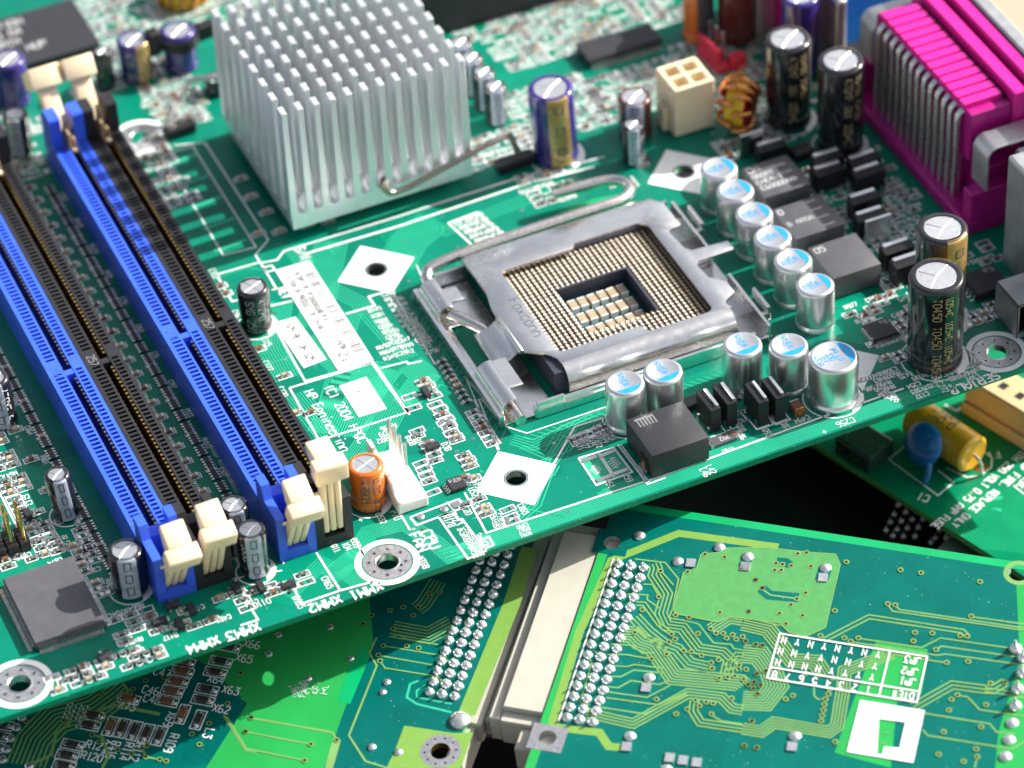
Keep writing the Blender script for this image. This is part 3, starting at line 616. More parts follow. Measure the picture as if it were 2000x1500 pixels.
def electro(x, y, r, h, sleeve, stripe, sa, label, text=None, tcol='print_grey', vent='k', lean=(0, 0), ta=None, band_w=.55):
    key = (r, h, sleeve, vent)
    if key not in ELM:
        b = MB(); q = .75
        pr = [(0, .1), (r * .80, .1), (r * .93, .25), (r, .7), (r, 1.6), (r * .95, 2.1), (r * .935, 2.5), (r * .95, 2.9), (r, 3.5), (r, h - q)]
        pr += [(r - q + q * math.cos(t), h - q + q * math.sin(t)) for t in (.4, .8, 1.2)] + [(r - q - .1, h), (r * .74, h - .02), (r * .73, h - .22)]
        b.lathe(0, 0, pr, 44, sleeve); CAP = b.mesh('electrolytic_capacitor', smooth=.6)
        v = MB(); R_ = r * .735; v.lathe(0, 0, [(R_, h - .24), (R_ * .97, h - .16), (0, h - .14)], 36, 'alu_top')
        for a in ((.5, 2.3, 3.9) if vent == 'k' else (.4, 1.97, 3.54, 5.11)):
            nx, ny = math.cos(a), math.sin(a); px_, py_ = -ny * .13, nx * .13
            v.add([(px_, py_, h - .14), (-px_, -py_, h - .14), (nx * R_ * .93 - px_, ny * R_ * .93 - py_, h - .14), (nx * R_ * .93 + px_, ny * R_ * .93 + py_, h - .14), (0, 0, h - .05), (nx * R_ * .93, ny * R_ * .93, h - .05)], [(0, 4, 5, 3), (1, 2, 5, 4)], 'alu_top')
        ELM[key] = (CAP, v.mesh('vent_lid', smooth=.3))
    o = put('electrolytic_capacitor', ELM[key][0], MBD, (x, y, 0), 0, label); put('vent_lid', ELM[key][1], o)
    if stripe:
        s = MB(); n = 10; zz = [.75, 1.6, 2.1, 2.5, 2.9, 3.5, h - .75, h - .45, h - .2, h - .02]; rr = [r, r, r * .95, r * .935, r * .95, r, r, r - .06, r - .25, r - .72]
        vs = [((rr[j] + .03) * math.cos(sa - band_w + 2 * band_w * i / n), (rr[j] + .03) * math.sin(sa - band_w + 2 * band_w * i / n), zz[j] + (.02 if j > 6 else 0)) for j in range(len(zz)) for i in range(n + 1)]
        s.add(vs, [(j * (n + 1) + i, j * (n + 1) + i + 1, (j + 1) * (n + 1) + i + 1, (j + 1) * (n + 1) + i) for j in range(len(zz) - 1) for i in range(n)], stripe)
        for zc in (h * .25, h * .55, h * .85):                          # minus signs in the stripe
            for (u0, u1, w0, w1) in ((-.22, .22, -1.1, 1.1), (-.14, .14, -.85, .85)):
                R2 = r + (.045 if u0 < -.2 else .06); A = [sa + u0 + (u1 - u0) * i / 4 for i in range(5)]
                s.add([(R2 * math.cos(a), R2 * math.sin(a), zc + w) for w in (w0, w1) for a in A], [(i, i + 1, i + 6, i + 5) for i in range(4)], 'ink' if u0 < -.2 else stripe)
        s.build('polarity_stripe', o, smooth=.6)
    if text:
        k = MB(); a0 = ta if ta is not None else sa + 2.4; R2 = r + .05
        for i, t in enumerate(text):
            hh = 1.5 if i else 1.7; k.text(t, None, 0, hh, 0, tcol, .2, .78, fn=lambda a, b, i=i: (R2 * math.cos(a0 + (b + i * 2.6) / R2), R2 * math.sin(a0 + (b + i * 2.6) / R2), h - 1.6 - a))
        k.build('sleeve_print', o)
    o.rotation_euler = (lean[1], lean[0], 0)
    return o
FR = math.atan2(CC[1] + 70, CC[0] - 80)                 # bearing of the camera
electro(90.3, -77.9, 5.6, 22.6, 'sleeve_black', 'stripe_gold', 1.0, 'tallest black capacitor with gold lettering at the front right edge', ['T0450 T0450 T0450', '105*C 105*C 105*C'], 'print_gold', lean=(-.03, .02), ta=FR - .1)
electro(97, -67.5, 5.2, 24.2, 'sleeve_black', 'stripe_gold', FR + .75, 'black capacitor with a gold stripe, half hidden behind the tallest one', None)
electro(100.5, 6.2, 5.0, 22.1, 'sleeve_black', 'stripe_gold', .9, 'tall black capacitor between the copper coil and the pink connector', ['470MF 16V 105*C', 'T0450 T0450'], 'print_gold', lean=(-.015, 0), ta=FR + .1)
electro(106.2, -7.1, 5.0, 23.5, 'sleeve_black', 'stripe_gold', .9, 'tall black capacitor right against the pink connector', ['470MF 16V 105*C', 'T0450 T0450'], 'print_gold', lean=(-.02, .02), ta=FR + .2)
electro(49.9, 17.9, 4.9, 19.3, 'sleeve_purple', 'stripe_gold', FR + .42, 'purple capacitor with wide gold stripe standing right of the heat sink', None, lean=(-.05, .03), band_w=.52)
electro(68.5, 17.1, 3.7, 10.3, 'sleeve_maroon', 'stripe_grey', FR + .1, 'brown capacitor with a pale stripe left of the cream power connector', None)
electro(63.9, 8.4, 2.4, 10.2, 'sleeve_black', 'stripe_grey', FR + .2, 'thin black capacitor in front of the brown one', ['16V 100'], ta=FR + .7)
for i, (x, y) in enumerate([(43.3, 35.1), (43.1, 41.0), (43.0, 47.2), (43.0, 53.4)]):
    electro(x, y, 2.6, 9.9, 'sleeve_black', 'stripe_grey', FR + .3, ['nearest', 'second', 'third', 'farthest'][i] + ' black capacitor in the row along the right of the heat sink', None)
electro(-22, 87.5, 3.7, 10.5, 'sleeve_purple', 'stripe_gold', FR + .9, 'purple capacitor at the back, right of the cream latches', ['470 16V'], 'print_gold', ta=FR - .3)
electro(-11.7, 86.5, 3.9, 10.2, 'sleeve_purple', None, 0, 'purple capacitor under a black socket at the back left of the heat sink', None)
electro(-49.8, 91.4, 3.8, 12.1, 'sleeve_purple', 'stripe_gold', 2, 'purple capacitor at the upper left border, left of the cream latches', None)
electro(-54.3, 73.5, 2.8, 10.6, 'sleeve_black', 'stripe_grey', FR, 'black capacitor in front of the purple one at the upper left border', None)
electro(-29.6, 87, 2.2, 10.2, 'sleeve_black', None, 0, 'black capacitor right behind the upper cream latch', None)
electro(-29.1, -5.7, 3.3, 10.9, 'sleeve_black', 'stripe_grey', 1.2, 'single black capacitor beside the bar-code label', ['SMG 25V', '47ZB0'], 'print_grey', 'x', ta=FR - .35)
electro(-83, -41.8, 2.55, 11.7, 'sleeve_black', 'stripe_grey', FR + .45, 'slim black capacitor with grey stripe left of the blue slot', None, lean=(-.07, .03))
electro(-78.7, -67.2, 3.4, 10.8, 'sleeve_black', 'stripe_grey', FR + .25, 'black capacitor touching the front end of the leftmost blue slot', None)
electro(-55.9, -65.1, 2.9, 11.1, 'sleeve_black', 'stripe_grey', FR + .4, 'black capacitor hidden behind another between the two slot pairs', None)
electro(-55.4, -73.2, 3.0, 11.3, 'sleeve_black', 'stripe_grey', FR + .3, 'black capacitor with grey stripe between the two slot pairs', ['100UF'], ta=FR - .5)
electro(-28.6, -65.3, 3.55, 10.4, 'sleeve_orange', None, 0, 'orange capacitor beside the white fan header', ['4R80M 4R80', 'UNEC U.5*C'], 'ink', 'x', ta=FR - .2)
electro(-85.6, -10.1, 2.9, 12.6, 'sleeve_black', 'stripe_grey', FR + .2, 'black capacitor cut by the left border of the photo', ['470MF 6.3V 470'], 'silk', lean=(-.04, .03), ta=FR + .5)
electro(96.6, 42.8, 3.6, 14.5, 'sleeve_orange', 'ink', FR + .7, 'orange and black capacitor at the back behind the cream connector', None, band_w=.7)
electro(103.9, 38.5, 4.2, 18, 'sleeve_maroon', None, 0, 'dark maroon capacitor at the back right', None)
electro(110.5, 20.5, 4.2, 21, 'sleeve_purple', None, 0, 'purple capacitor peeking out behind a tall black one', None)
electro(-8, 74, 2.6, 4, 'sleeve_black', None, 0, 'low black round part at the left of the heat sink', None)
jb = MB(); jb.lathe(0, 0, [(4.0, 6.8), (4.7, 6.8), (4.7, 9.4), (4.0, 9.4), (4.0, 6.8)], 24, 'black_plastic'); jb.build('coil_clip', MBD, (-11.7, 86.5, 0), 0, 'black plastic ring round the purple capacitor', smooth=.5)
jb = MB().box(-7.4, -4.6, -1.2, 1.6, 5.5, 12, 'black_plastic'); jb.build('clip_arm', MBD, (-11.7, 87.5, 0), .2, bevel=.4); jb = MB().box(4.4, 9, -1.4, 1.2, 5.5, 9.6, 'black_plastic'); jb.build('clip_arm', MBD, (-11.7, 86.5, 0), .1, bevel=.4)

# ------------------------------------------------------------------ memory slots
def slot(x0, c, label, open_near, open_far, ctc):
    m = 'slot_blue' if c else 'slot_black'; b = MB(); Y0, Y1 = -63.2, 60.0; H = 8.8
    b.box(0, .9, Y0, Y1, 0, H, m); b.box(.9, 2.75, Y0, Y1, 0, H - 2.2, m); b.box(2.75, 3.2, Y0, Y1, 0, H, m)
    b.box(5.1, 5.5, Y0, Y1, 0, H, m); b.box(5.5, 6.9, Y0, Y1, 0, H - 2.2, m); b.box(6.9, 7.6, Y0, Y1, 0, H, m); b.box(3.2, 5.1, Y0, Y1, 0, 3.2, m)
    y = Y0; k = 0
    while y < Y1 - .5:                                  # bars between the contact pits
        wide = -12 < y < -8.5
        w = 3.81 if wide else .58
        b.box(.9, 2.75, y, y + w, H - 2.2, H, m); b.box(5.5, 6.9, y, y + w, H - 2.2, H, m); y += 3.81 if wide else 1.27
    b.box(3.2, 5.1, -12.2, -10.6, 3.2, H - .1, m)
    # near end: two cheeks, tall behind and stepped down in front, a sill with a window
    prof = [(-62.9, 0), (-62.9, 14.2), (-66.2, 14.2), (-67.2, 11.2), (-73.3, 11.2), (-73.3, 0)]
    b.prism_x(prof, 0, 1.75, m); b.prism_x(prof, 5.95, 7.68, m); b.box(1.75, 5.95, -73.25, -71.6, 0, 2.4, m); b.box(1.75, 5.95, -71.6, -62.9, 0, 1.6, m)
    b.box(1.75, 5.95, -65.6, -62.9, 1.6, 10.2, m)
    # far end: two posts
    for a0, a1 in ((0, 2.35), (5.3, 7.65)): b.prism_x([(59.6, 0), (66.8, 0), (66.8, 13), (64.2, 16.2), (59.9, 16.2), (59.6, 15.8)], a0, a1, m)
    b.box(2.35, 5.3, 63.5, 66.6, 0, 6, m)
    o = b.build('memory_slot', MBD, (x0, 0, 0), 0, label)
    g = MB(); yy = Y0 + 1
    while yy < Y1 - 1:
        if not -13 < yy < -9.5:
            g.box(4.55, 5.1, yy, yy + .6, 5.6, 8.45, 'gold' if ctc else 'steel_dark'); g.box(3.2, 3.5, yy, yy + .5, 5.6, 7.9, 'gold' if ctc else 'steel_dark')
        yy += 1.27
    g.build('slot_contacts', o, kind='stuff')
    tx = MB(); tx.text('257', (2.9, -13.2), -PI / 2, 1.5, H + .06, m, .28, .8) if False else tx.text('257', (1.0, -8.7), -PI / 2, 1.6, H + .03, 'ink_grey' if not c else 'slot_blue', .22, .8)
    tx.build('moulded_number', o)
    f = MB(); f.box(3.1, 3.7, 57.5, 61.5, 3.2, 13, 'fork_brown'); f.box(4.2, 4.8, 58, 62, 3.2, 11, 'fork_brown'); f.box(3.5, 4.6, 60, 62.5, 5, 15, 'fork_brown'); f.dome(4.15, 57.2, .8, .6, 8.6, 'cream')
    f.build('latch_fork', o, bevel=.15)
    for far, ang in ((0, open_near), (1, open_far)):
        l = MB(); xc = 3.85
        for (p, q) in ((-2.05, -.85), (-.6, .6), (.85, 2.05)): l.box(xc + p, xc + q, -73.2, -72.4, 3.6, 18.4, 'cream')
        l.box(xc - 2.0, xc + 2.0, -72.4, -71.0, 3.4, 20, 'cream')
        if far: l.prism_x([(-78.2, 18.6), (-78.2, 22.4), (-69.8, 23.2), (-69.8, 18.4)], xc - 3.5, xc + 3.5, 'cream')
        else:
            l.prism_x([(-74.9, 18.3), (-74.9, 22.2), (-74.6, 22.7), (-71.6, 22.7), (-71.6, 18.6)], xc - 3.3, xc + 3.3, 'cream')
            l.prism_x([(-71.6, 18.6), (-71.6, 22.75), (-66.6, 22.75), (-66.6, 21.4), (-69.3, 19.2)], xc - 2.35, xc + 2.35, 'cream')
        if not far: l.box(xc - 3.3, xc - 2, -72.2, -71.6, 13.3, 14.0, 'cream')
        a = math.radians(ang); py, pz = -70.3, 5.0
        def tr(x, y, z):
            dy, dz = y - py, z - pz; y2 = py + dy * math.cos(a) - dz * math.sin(a); z2 = pz + dy * math.sin(a) * 1 + dz * math.cos(a)
            if far: y2 = -y2 - 6.2 - 0
            return (x, y2, z2)
        l.xf(tr)
        if far: l.f = [f_[::-1] for f_ in l.f]
        l.build('latch', o, bevel=.28, seg=2, smooth=.9)
    return o
slot(-50.3, 1, 'right blue memory slot, left of the black slot nearest the processor socket', 27, 35, 0)
slot(-42.6, 0, 'black memory slot nearest the processor socket, its near latch upright', 3, 33, 1)
slot(-75.2, 1, 'left blue memory slot beside the slim black capacitor', 30, 33, 0)
slot(-67.5, 0, 'black memory slot in the left pair', 24, 33, 1)

# ------------------------------------------------------------------ processor socket
b = MB(); X0, X1, Y0, Y1 = 17.2, 57.0, -53.2, -14.6
def rect(x0, x1, y0, y1): return [(x0, y0), (x1, y0), (x1, y1), (x0, y1)]
cav = rect(29.0, 44.4, -44.0, -29.0)
hh = holes(rect(X0, X1, Y0, Y1), [cav[::-1]], 0, 3.9, 'socket_plastic'); b.add(hh.v, hh.f, hh.m)
for q in (rect(X0, 19.2, Y0, Y1), rect(54.6, X1, Y0, Y1), rect(19.2, 54.6, Y0, -52.9), rect(19.2, 54.6, -18.8, Y1)): b.prism(q, 3.9, 5.6, 'socket_plastic')
for q in (rect(44.4, 45.0, -44, -28.4), rect(29.0, 44.4, -29, -28.4)): b.prism(q, 3.9, 4.9, 'socket_plastic')
SOC = b.build('processor_socket', MBD, (0, 0, .02), 0, 'processor socket with open metal load plate and gold contacts')
fl = MB().flat(cav, .9, 'mask_left'); fl.build('cavity_floor', SOC)
g = MB()
for i in range(30):                                     # sprung contacts: a pale blade and a gold tip each
    for j in range(32):
        x = 20.1 + i * 1.17; y = -52.8 + j * 1.085
        if 28.9 < x < 45.4 and -44.1 < y < -28.1: continue
        w, d = .40, .29
        jz = rnd.uniform(-.06, .06)
        g.add([(x - w * .85, y - d, 4.75 + jz), (x + w * 1.05, y - d, 4.35), (x + w * 1.05, y + d, 4.4), (x - w * .85, y + d, 4.8 + jz)], [(0, 1, 2, 3)], 'pale_gold')
        g.box(x - w * .8 - .2, x - w * .8, y - .1, y + .16, 4.0, 5.1 + jz, 'gold')
g.build('socket_contacts', SOC, kind='stuff')
cm = MB(); cm.box(-.86, .86, -1.1, 1.1, 0, 1.5, 'ceramic_pale'); cm.box(-.88, .88, 1.1, 1.5, 0, 1.53, 'silk'); cm.box(-.88, .88, -1.5, -1.1, 0, 1.53, 'silk'); cmm = cm.mesh('decoupling_capacitor', bevel=.06)
for j in range(3):
    for i in range(6): put('decoupling_capacitor', cmm, SOC, (31.0 + i * 2.22 + rnd.uniform(-.06, .06), -31.9 - j * 4.6, .95), rnd.uniform(-.05, .05))
# load plate
def arc(cx, cy, r, a0, a1, n=7): return [(cx + r * math.cos(math.radians(a0 + (a1 - a0) * i / n)), cy + r * math.sin(math.radians(a0 + (a1 - a0) * i / n))) for i in range(n + 1)]
outp = [(14.6, -12.4), (14.9, -24.5), (13.8, -29.5), (13.6, -32.5), (13.6, -44.2), (15.6, -45.6), (18.0, -47.5), (19.3, -50), (19.4, -51.6),
        (57.0, -51.6)] + arc(58.4, -50.2, 1.3, 250, 110, 6) + [(60.3, -47.6), (60.3, -43.8), (57.6, -41.0), (57.2, -36.6), (58.2, -35.4), (66.2, -35.2), (66.6, -34.6), (66.4, -32.2), (58.4, -31.6), (57.4, -30.4)] + arc(57.9, -24.6, 1.2, 180, 90, 4) + [(60.0, -23.0), (60.0, -15.0), (58.0, -12.2)]
win = [(20.2, -20.2 + 0), (20.2, -47.2)] + arc(21.6, -47.0, 1.4, 180, 270, 4)[1:] + [(38.4, -48.4), (39.6, -50.8)] + arc(52.4, -49.3, 1.6, 270, 360, 4) + arc(51.8, -20.6, 2.2, 0, 90, 4) + [(37.6, -18.4), (36.6, -19.8)] + arc(21.6, -21.2, 1.4, 90, 180, 4)
pl = holes(outp, [win], 5.75, 6.45, 'steel')
LP = MB().add(pl.v, pl.f, pl.m).build('load_plate', SOC, bevel=.16, seg=2, smooth=.6)
bd = MB(); pr = []
for t in range(0, 7): a = math.radians(90 - 15 * t); pr.append((-51.6 - 3.4 * math.cos(a), 3.05 + 3.4 * math.sin(a)))
pr2 = [(-51.6 - 2.75 * math.cos(math.radians(90 - 15 * t)), 3.05 + 2.75 * math.sin(math.radians(90 - 15 * t))) for t in range(6, -1, -1)]
bd.prism_x(pr + [(-55.0, 1.4), (-54.35, 1.4)] + pr2, 19.5, 57.2, 'steel'); bd.build('bent_edge', LP, smooth=.7); bd = MB()
bd.prism_x([(-12.5, 6.45), (-11.6, 6.3), (-11.0, 5.7), (-10.9, 3.6), (-11.5, 3.6), (-11.6, 5.4), (-12.5, 5.8)][::-1], 15.4, 56, 'steel')
bd.build('bent_edge', LP, smooth=.7)
ns = MB()                                               # nose that the lever presses on
nose = [(14.4, 6.4), (13.2, 6.35), (12.2, 5.7), (11.2, 4.9), (9.6, 4.6), (8.0, 4.3), (8.0, 3.7), (9.7, 4.0), (11.5, 4.3), (12.7, 5.2), (13.5, 5.75), (14.4, 5.8)]
ns.prism_y(nose, -44, -33.2, 'steel'); ns.prism_y([(8.05, 3.72), (9.6, 4.02), (9.6, 4.58), (8.05, 4.28)], -42.6, -34.6, 'steel')
ns.tube([(13.8, -32.6, 6.1), (13.8, -44.6, 6.1)], .62, 10, 'steel'); ns.build('plate_nose', LP, bevel=.12, smooth=.7)
en = MB().text('Foxconn', (19.0, -29.0), -PI / 2, 2.4, 6.5, 'steel_dark', .2, .85)
en.xf(lambda x, y, z: (x - 1.2, y, 6.47)); en.build('plate_lettering', LP)
# retention frame
fr = MB()
hh = holes(rect(3.2, 15.4, -57.3, -12.6), [rect(6.2, 10.6, -43, -25)[::-1]], .15, .6, 'steel'); fr.add(hh.v, hh.f, hh.m)
fr.prism_y([(3.0, .1), (4.2, .1), (4.2, 3.1), (3.0, 3.1)], -57.5, -13, 'steel')
fr.prism_x([(-58.0, .1), (-58.0, 3.3), (-57.3, 3.3), (-57.3, .1)], 10.5, 60, 'steel')
fr.prism_x([(-58.3, .1), (-58.3, 2.2), (-58.0, 2.2), (-58.0, .1)], 17, 36, 'steel'); fr.prism_x([(-58.25, .1), (-58.25, 4.2), (-57.6, 4.2), (-57.6, .1)], 11.0, 17, 'steel')
fr.prism_x([(-12.2, .1), (-12.2, 4.2), (-11.5, 4.2), (-11.5, .1)], 8.5, 62, 'steel'); fr.box(14.8, 60, -57.3, -55.4, .1, .5, 'steel'); fr.box(57.2, 64, -57.3, -12, .1, .5, 'steel')
FRM = fr.build('retention_frame', SOC, bevel=.1, smooth=.6)
for (a, b_) in ((-24.0, -14.2), (-56.2, -43.2)):         # rolled clips round the lever axle
    c = MB(); p1 = [(6.6 + 2.75 * math.cos(math.radians(t)), 2.9 + 2.75 * math.sin(math.radians(t))) for t in range(200, 69, -13)]; p2 = [(6.6 + 2.15 * math.cos(math.radians(t)), 2.9 + 2.15 * math.sin(math.radians(t))) for t in range(70, 201, 13)]
    c.prism_y((p1 + p2)[::-1], a, b_, 'steel'); e0 = a + (3.6 if b_ < -40 else 1.0); e1 = b_ - (.4 if b_ < -40 else 4.5)
    c.prism_y([(7.2, 5.0), (10.6, 4.85), (10.6, 5.4), (7.2, 5.65)], e0, e1, 'steel'); c.build('axle_clip', FRM, bevel=.12, smooth=.6)
ag = MB(); ag.line([(0, 0), (2.2, 0), (2.2, -1.6), (0, -1.6)], .14, 5.72, 'steel_dark', True); ag.line([(1.9, -.2), (.5, -1.5)], .2, 5.72, 'ink_grey'); ag.build('clip_arrow', FRM, (7.8, -15.2, -.1))
for (a, b_) in ((-32.4, -13.2), (-58.6, -40.0)):
    c = MB(); c.box(62.4, 63.1, a, b_, .4, 4.9, 'steel'); c.box(58.2, 62.4, a + 1, b_ - 9, .5, 1.1, 'steel_dark'); c.build('hinge_wall', FRM, bevel=.14, smooth=.6)
for yy in (-18.6, -49.0):
    c = MB(); c.box(65.2, 66.0, yy - 3.6, yy + 3.4, .6, 4.2, 'steel'); c.box(63.1, 66.0, yy - 3.6, yy - 2.6, .6, 2.6, 'steel'); c.build('hinge_hook', FRM, bevel=.16, smooth=.6)
lv = MB()
pts = [(41.3, .4, 4.9), (50, -.2, 4.9), (54, -.9, 4.9), (56.2, -2.6, 4.9), (56.7, -5.2, 4.9), (55.2, -7.4, 5.2), (52, -8.6, 5.4), (40, -8.9, 5.5), (20, -9.3, 5.4), (9.6, -9.9, 5.0), (7.4, -10.8, 4.4), (6.6, -12.6, 3.7), (6.6, -16, 3.1), (6.6, -23, 3.0), (7.4, -25.4, 3.6), (10.2, -30.6, 3.5), (11.2, -33, 3.2), (11.2, -41, 3.0), (9.6, -43, 2.7), (7.2, -44.4, 2.7), (6.6, -46.5, 2.9), (6.6, -60.0, 2.9)]
Q = []
for i in range(len(pts) - 1):
    for t in (0, .25, .5, .75):
        p0, p1, p2, p3 = [np.array(pts[min(max(i + k, 0), len(pts) - 1)]) for k in (-1, 0, 1, 2)]
        Q.append(.5 * ((2 * p1) + (-p0 + p2) * t + (2 * p0 - 5 * p1 + 4 * p2 - p3) * t * t + (-p0 + 3 * p1 - 3 * p2 + p3) * t ** 3))
Q.append(np.array(pts[-1])); lv.tube(Q, 1.2, 14, 'wire_steel'); lv.build('load_lever', SOC, smooth=.8)

# ------------------------------------------------------------------ inductors, transistors, chips
b = MB().box(-6.2, 6.2, -6.0, 6.0, .35, 6.2, 'chip'); b.box(-6.0, 6.0, -5.8, 5.8, .1, .4, 'black_plastic')
IND = b.build('power_inductor', MBD, (30.0, -78.5, 0), .0, 'square black power inductor at the front edge', bevel=.45, seg=2, smooth=.5)
c = MB(); c.box(-6.45, -6.15, -4.4, -1.0, .05, 3.4, 'hole'); c.box(-6.8, -6.2, -3.8, -2.4, 1.4, 3.0, 'copper'); c.box(-7.3, -6.2, -4.2, -1.8, .05, 1.4, 'tin'); c.build('winding_end', IND, bevel=.1)
k = MB()
for i in range(6): k.box(-4.6 + i * .7, -4.3 + i * .7, 2.6, 4.6, 6.2, 6.23, 'ink_grey')
k.box(-4.9, -.8, 4.6, 5.2, 6.2, 6.23, 'ink_grey'); k.build('inductor_print', IND)
def block(x0, x1, y0, y1, h, label, print_=None, m='chip_grey'):
    o = MB().box(x0, x1, y0, y1, .2, h, m).build('power_inductor', MBD, (0, 0, 0), 0, label, bevel=.3, seg=2, smooth=.5)
    if print_:
        k = MB()
        for i, (t, hh, w) in enumerate(print_): k.text(t, (x0 + .8, y1 - 2.6 - i * 2.1), 0, hh, h + .02, 'chip_mark', w, .85)
        k.build('inductor_print', o)
    for s_ in (y0 + 1.5, y1 - 2.5): MB().box(x0 - .5, x0 + .3, s_, s_ + 1, .05, 1.6, 'tin').build('winding_end', o)
block(80.2, 91.2, -22.2, -10.8, 5.6, 'grey inductor block with white lettering, farthest of three', [('On', 1.9, .4), ('000RT', 1.3, .28), ('CHEM-1', 1.3, .28), ('C6000000', 1.3, .28)])
block(79.6, 91.2, -37.4, -26.2, 5.6, 'grey inductor block with faded lettering, middle of three', [('O', 1.6, .3), ('', 1, .2), ('8 AR0A', 1.3, .2)], 'chip_grey')
block(80.4, 91.6, -52.6, -41.2, 5.9, 'smooth grey inductor block, nearest of three', [('05', 1.6, .26)])
def mosfet(x, y, ang, L, T, h, label, tab=.55):
    b = MB().box(-T / 2, T / 2, -L / 2, L / 2, .3, h, 'black_plastic'); o = b.build('power_transistor', MBD, (x, y, 0), ang, label, bevel=.12)
    MB().box(T * .12, T * .42, -L * .42, L * .42, h - .6, h + tab, 'alu_can').build('metal_tab', o, bevel=.1)
    l = MB()
    for s_ in (-.35, .35): l.box(-T / 2 - .2, -T / 2 + .3, s_ * L - .35, s_ * L + .35, 0, 1.0, 'tin')
    l.build('leads', o); return o
for k_, (x, y) in enumerate([(40.9, -74.6), (44.7, -74.4), (50.4, -76.9), (54.0, -77.2)]):
    mosfet(x, y, 0, 6.6, 2.3, 6.3, 'upright black transistor, %s of four in a row at the front edge' % ['leftmost', 'second', 'third', 'rightmost'][k_])
    x_, y_ = x, y; silk.line([(x - 1.6, y - 4), (x + 1.8, y - 4), (x + 1.8, y + 3.6)], .25, ZS, 'silk')
VR = [(99.0, -14.6, 'behind the farthest grey block'), (97.2, -18.6, 'right of the farthest grey block'), (105.6, -18.8, 'below the tall black capacitor'), (104.4, -23.0, 'nearest the pink connector'), (99.4, -30.6, 'right of the middle grey block'), (97.8, -36.4, 'in front of a metal plate'), (97.6, -48.2, 'right of the nearest grey block'), (97.3, -53.2, 'left of the half-hidden gold-striped capacitor'), (90.6, -4.6, 'behind the farthest grey block, flat one')]
for x, y, t in VR: mosfet(x, y, PI / 2, 6.8, 3.3, 5.0 if 'flat' not in t else 4.0, 'black transistor ' + t)
MB().box(-3.0, 3.0, -.35, .35, .3, 6.8, 'alu_can').build('metal_plate', MBD, (97.6, -40.0, 0), 0, 'upright metal cooling plate beside the grey blocks', bevel=.12)
MB().box(-2.8, 2.8, -.4, .4, .3, 6.6, 'steel_dark').build('metal_plate', MBD, (87.3, -1.8, 0), 0, 'upright dull metal plate in front of the copper coil', bevel=.12)
MB().box(-2.4, 2.4, -1.8, 1.8, .1, 2.2, 'black_plastic').build('diode', MBD, (97.0, -6.6, 0), .1, 'black diode block below the tall capacitors', bevel=.2)
b = MB().box(-2.6, 2.6, -1.4, 1.4, .1, 1.7, 'chip'); o = b.build('dual_diode', MBD, (40.6, -68.6, 0), .05, 'small black chip between the silver cans', bevel=.15)
b = MB().box(-1.1, 1.1, -1.5, 1.5, 0, 2.0, 'ceramic_brown'); b.box(-1.12, 1.12, 1.1, 1.6, 0, 2.02, 'tin'); b.box(-1.12, 1.12, -1.6, -1.1, 0, 2.02, 'copper'); b.build('ceramic_block', MBD, (58.0, -79.6, 0), 0, 'brown ceramic block beside the widest silver can', bevel=.12)
b = MB().box(-2.6, 2.6, -1.25, 1.25, .05, .7, 'chip_grey'); b.box(-3.2, -2.4, -1.25, 1.25, 0, .75, 'tin'); b.box(2.4, 3.2, -1.25, 1.25, 0, .75, 'tin'); b.text('2R2', (1.4, .5), PI, 1.1, .72, 'chip_mark', .2); b.build('sense_resistor', MBD, (un(1411, 861)[0], un(1411, 861)[1], 0), .05, 'large flat resistor marked 2R2')
p = un(1435, 852); smd(p[0], p[1], 0, 'chip_capacitor'); p = un(1352, 795); smd(p[0], p[1], .05, 'chip_capacitor', False); p = un(1440, 780); smd(p[0], p[1], .05, 'chip_resistor', False)
def ic(name, cx, cy, L, Wd, h, sides, pitch, label, lines=None, m='chip', z0=.35, foot=.9, rot=0, lh=1.0, ta=-PI / 2):
    o = MB().box(-L / 2, L / 2, -Wd / 2, Wd / 2, z0, h, m).build(name, MBD, (cx, cy, 0), rot, label, bevel=.14)
    l = MB(); zt = h * .55
    for s_ in sides:
        ln = (L if s_ in 'ns' else Wd); n = int((ln - .6) / pitch); w = pitch * .52
        for i in range(n):
            t = (i - (n - 1) / 2) * pitch; e = (Wd if s_ in 'ns' else L) / 2
            pr = [(e - .05, zt), (e + .35, zt), (e + .55, .18), (e + foot + .3, .18), (e + foot + .3, .04), (e + .45, .04), (e + .25, zt - .14), (e - .05, zt - .14)]
            if s_ == 'n': l.prism_x(pr, t - w / 2, t + w / 2, 'tin')
            elif s_ == 's': l.prism_x([(-a, z) for a, z in pr][::-1], t - w / 2, t + w / 2, 'tin')
            elif s_ == 'e': l.prism_y(pr[::-1], t - w / 2, t + w / 2, 'tin')
            else: l.prism_y([(-a, z) for a, z in pr], t - w / 2, t + w / 2, 'tin')
    l.build('lead_row', o, kind='stuff')
    if lines:
        k = MB()
        for i, t in enumerate(lines): k.text(t, ((-L / 2 + .6) if ta == 0 else (L / 2 - lh * 1.8 - i * lh * 1.5), (Wd / 2 - lh * 1.7 - i * lh * 1.5) if ta == 0 else (Wd / 2 - .6)), ta, lh, h + .015, 'chip_mark', lh * .16)
        k.build('chip_print', o)
    return o
Q1 = ic('flat_pack_chip', -93.5, -65.2, 14, 19.4, 2.3, 'nsew', .5, 'large grey chip with fine leads at the lower left', None, 'chip_grey', foot=1.0)
ic('quad_chip', 84.4, -65.8, 5.6, 5.4, 1.1, 'nsew', .5, 'small square black chip left of the tallest capacitor', ['A10', 'B7'], 'chip', .12, .25, 0, .7)
ic('small_outline_chip', 110.4, -63.0, 7.6, 7.2, 2.2, 'ew', 1.27, 'black chip at the right, behind the tallest capacitor', ['U71', 'D4'], 'chip', .35, .9, 0, .9)
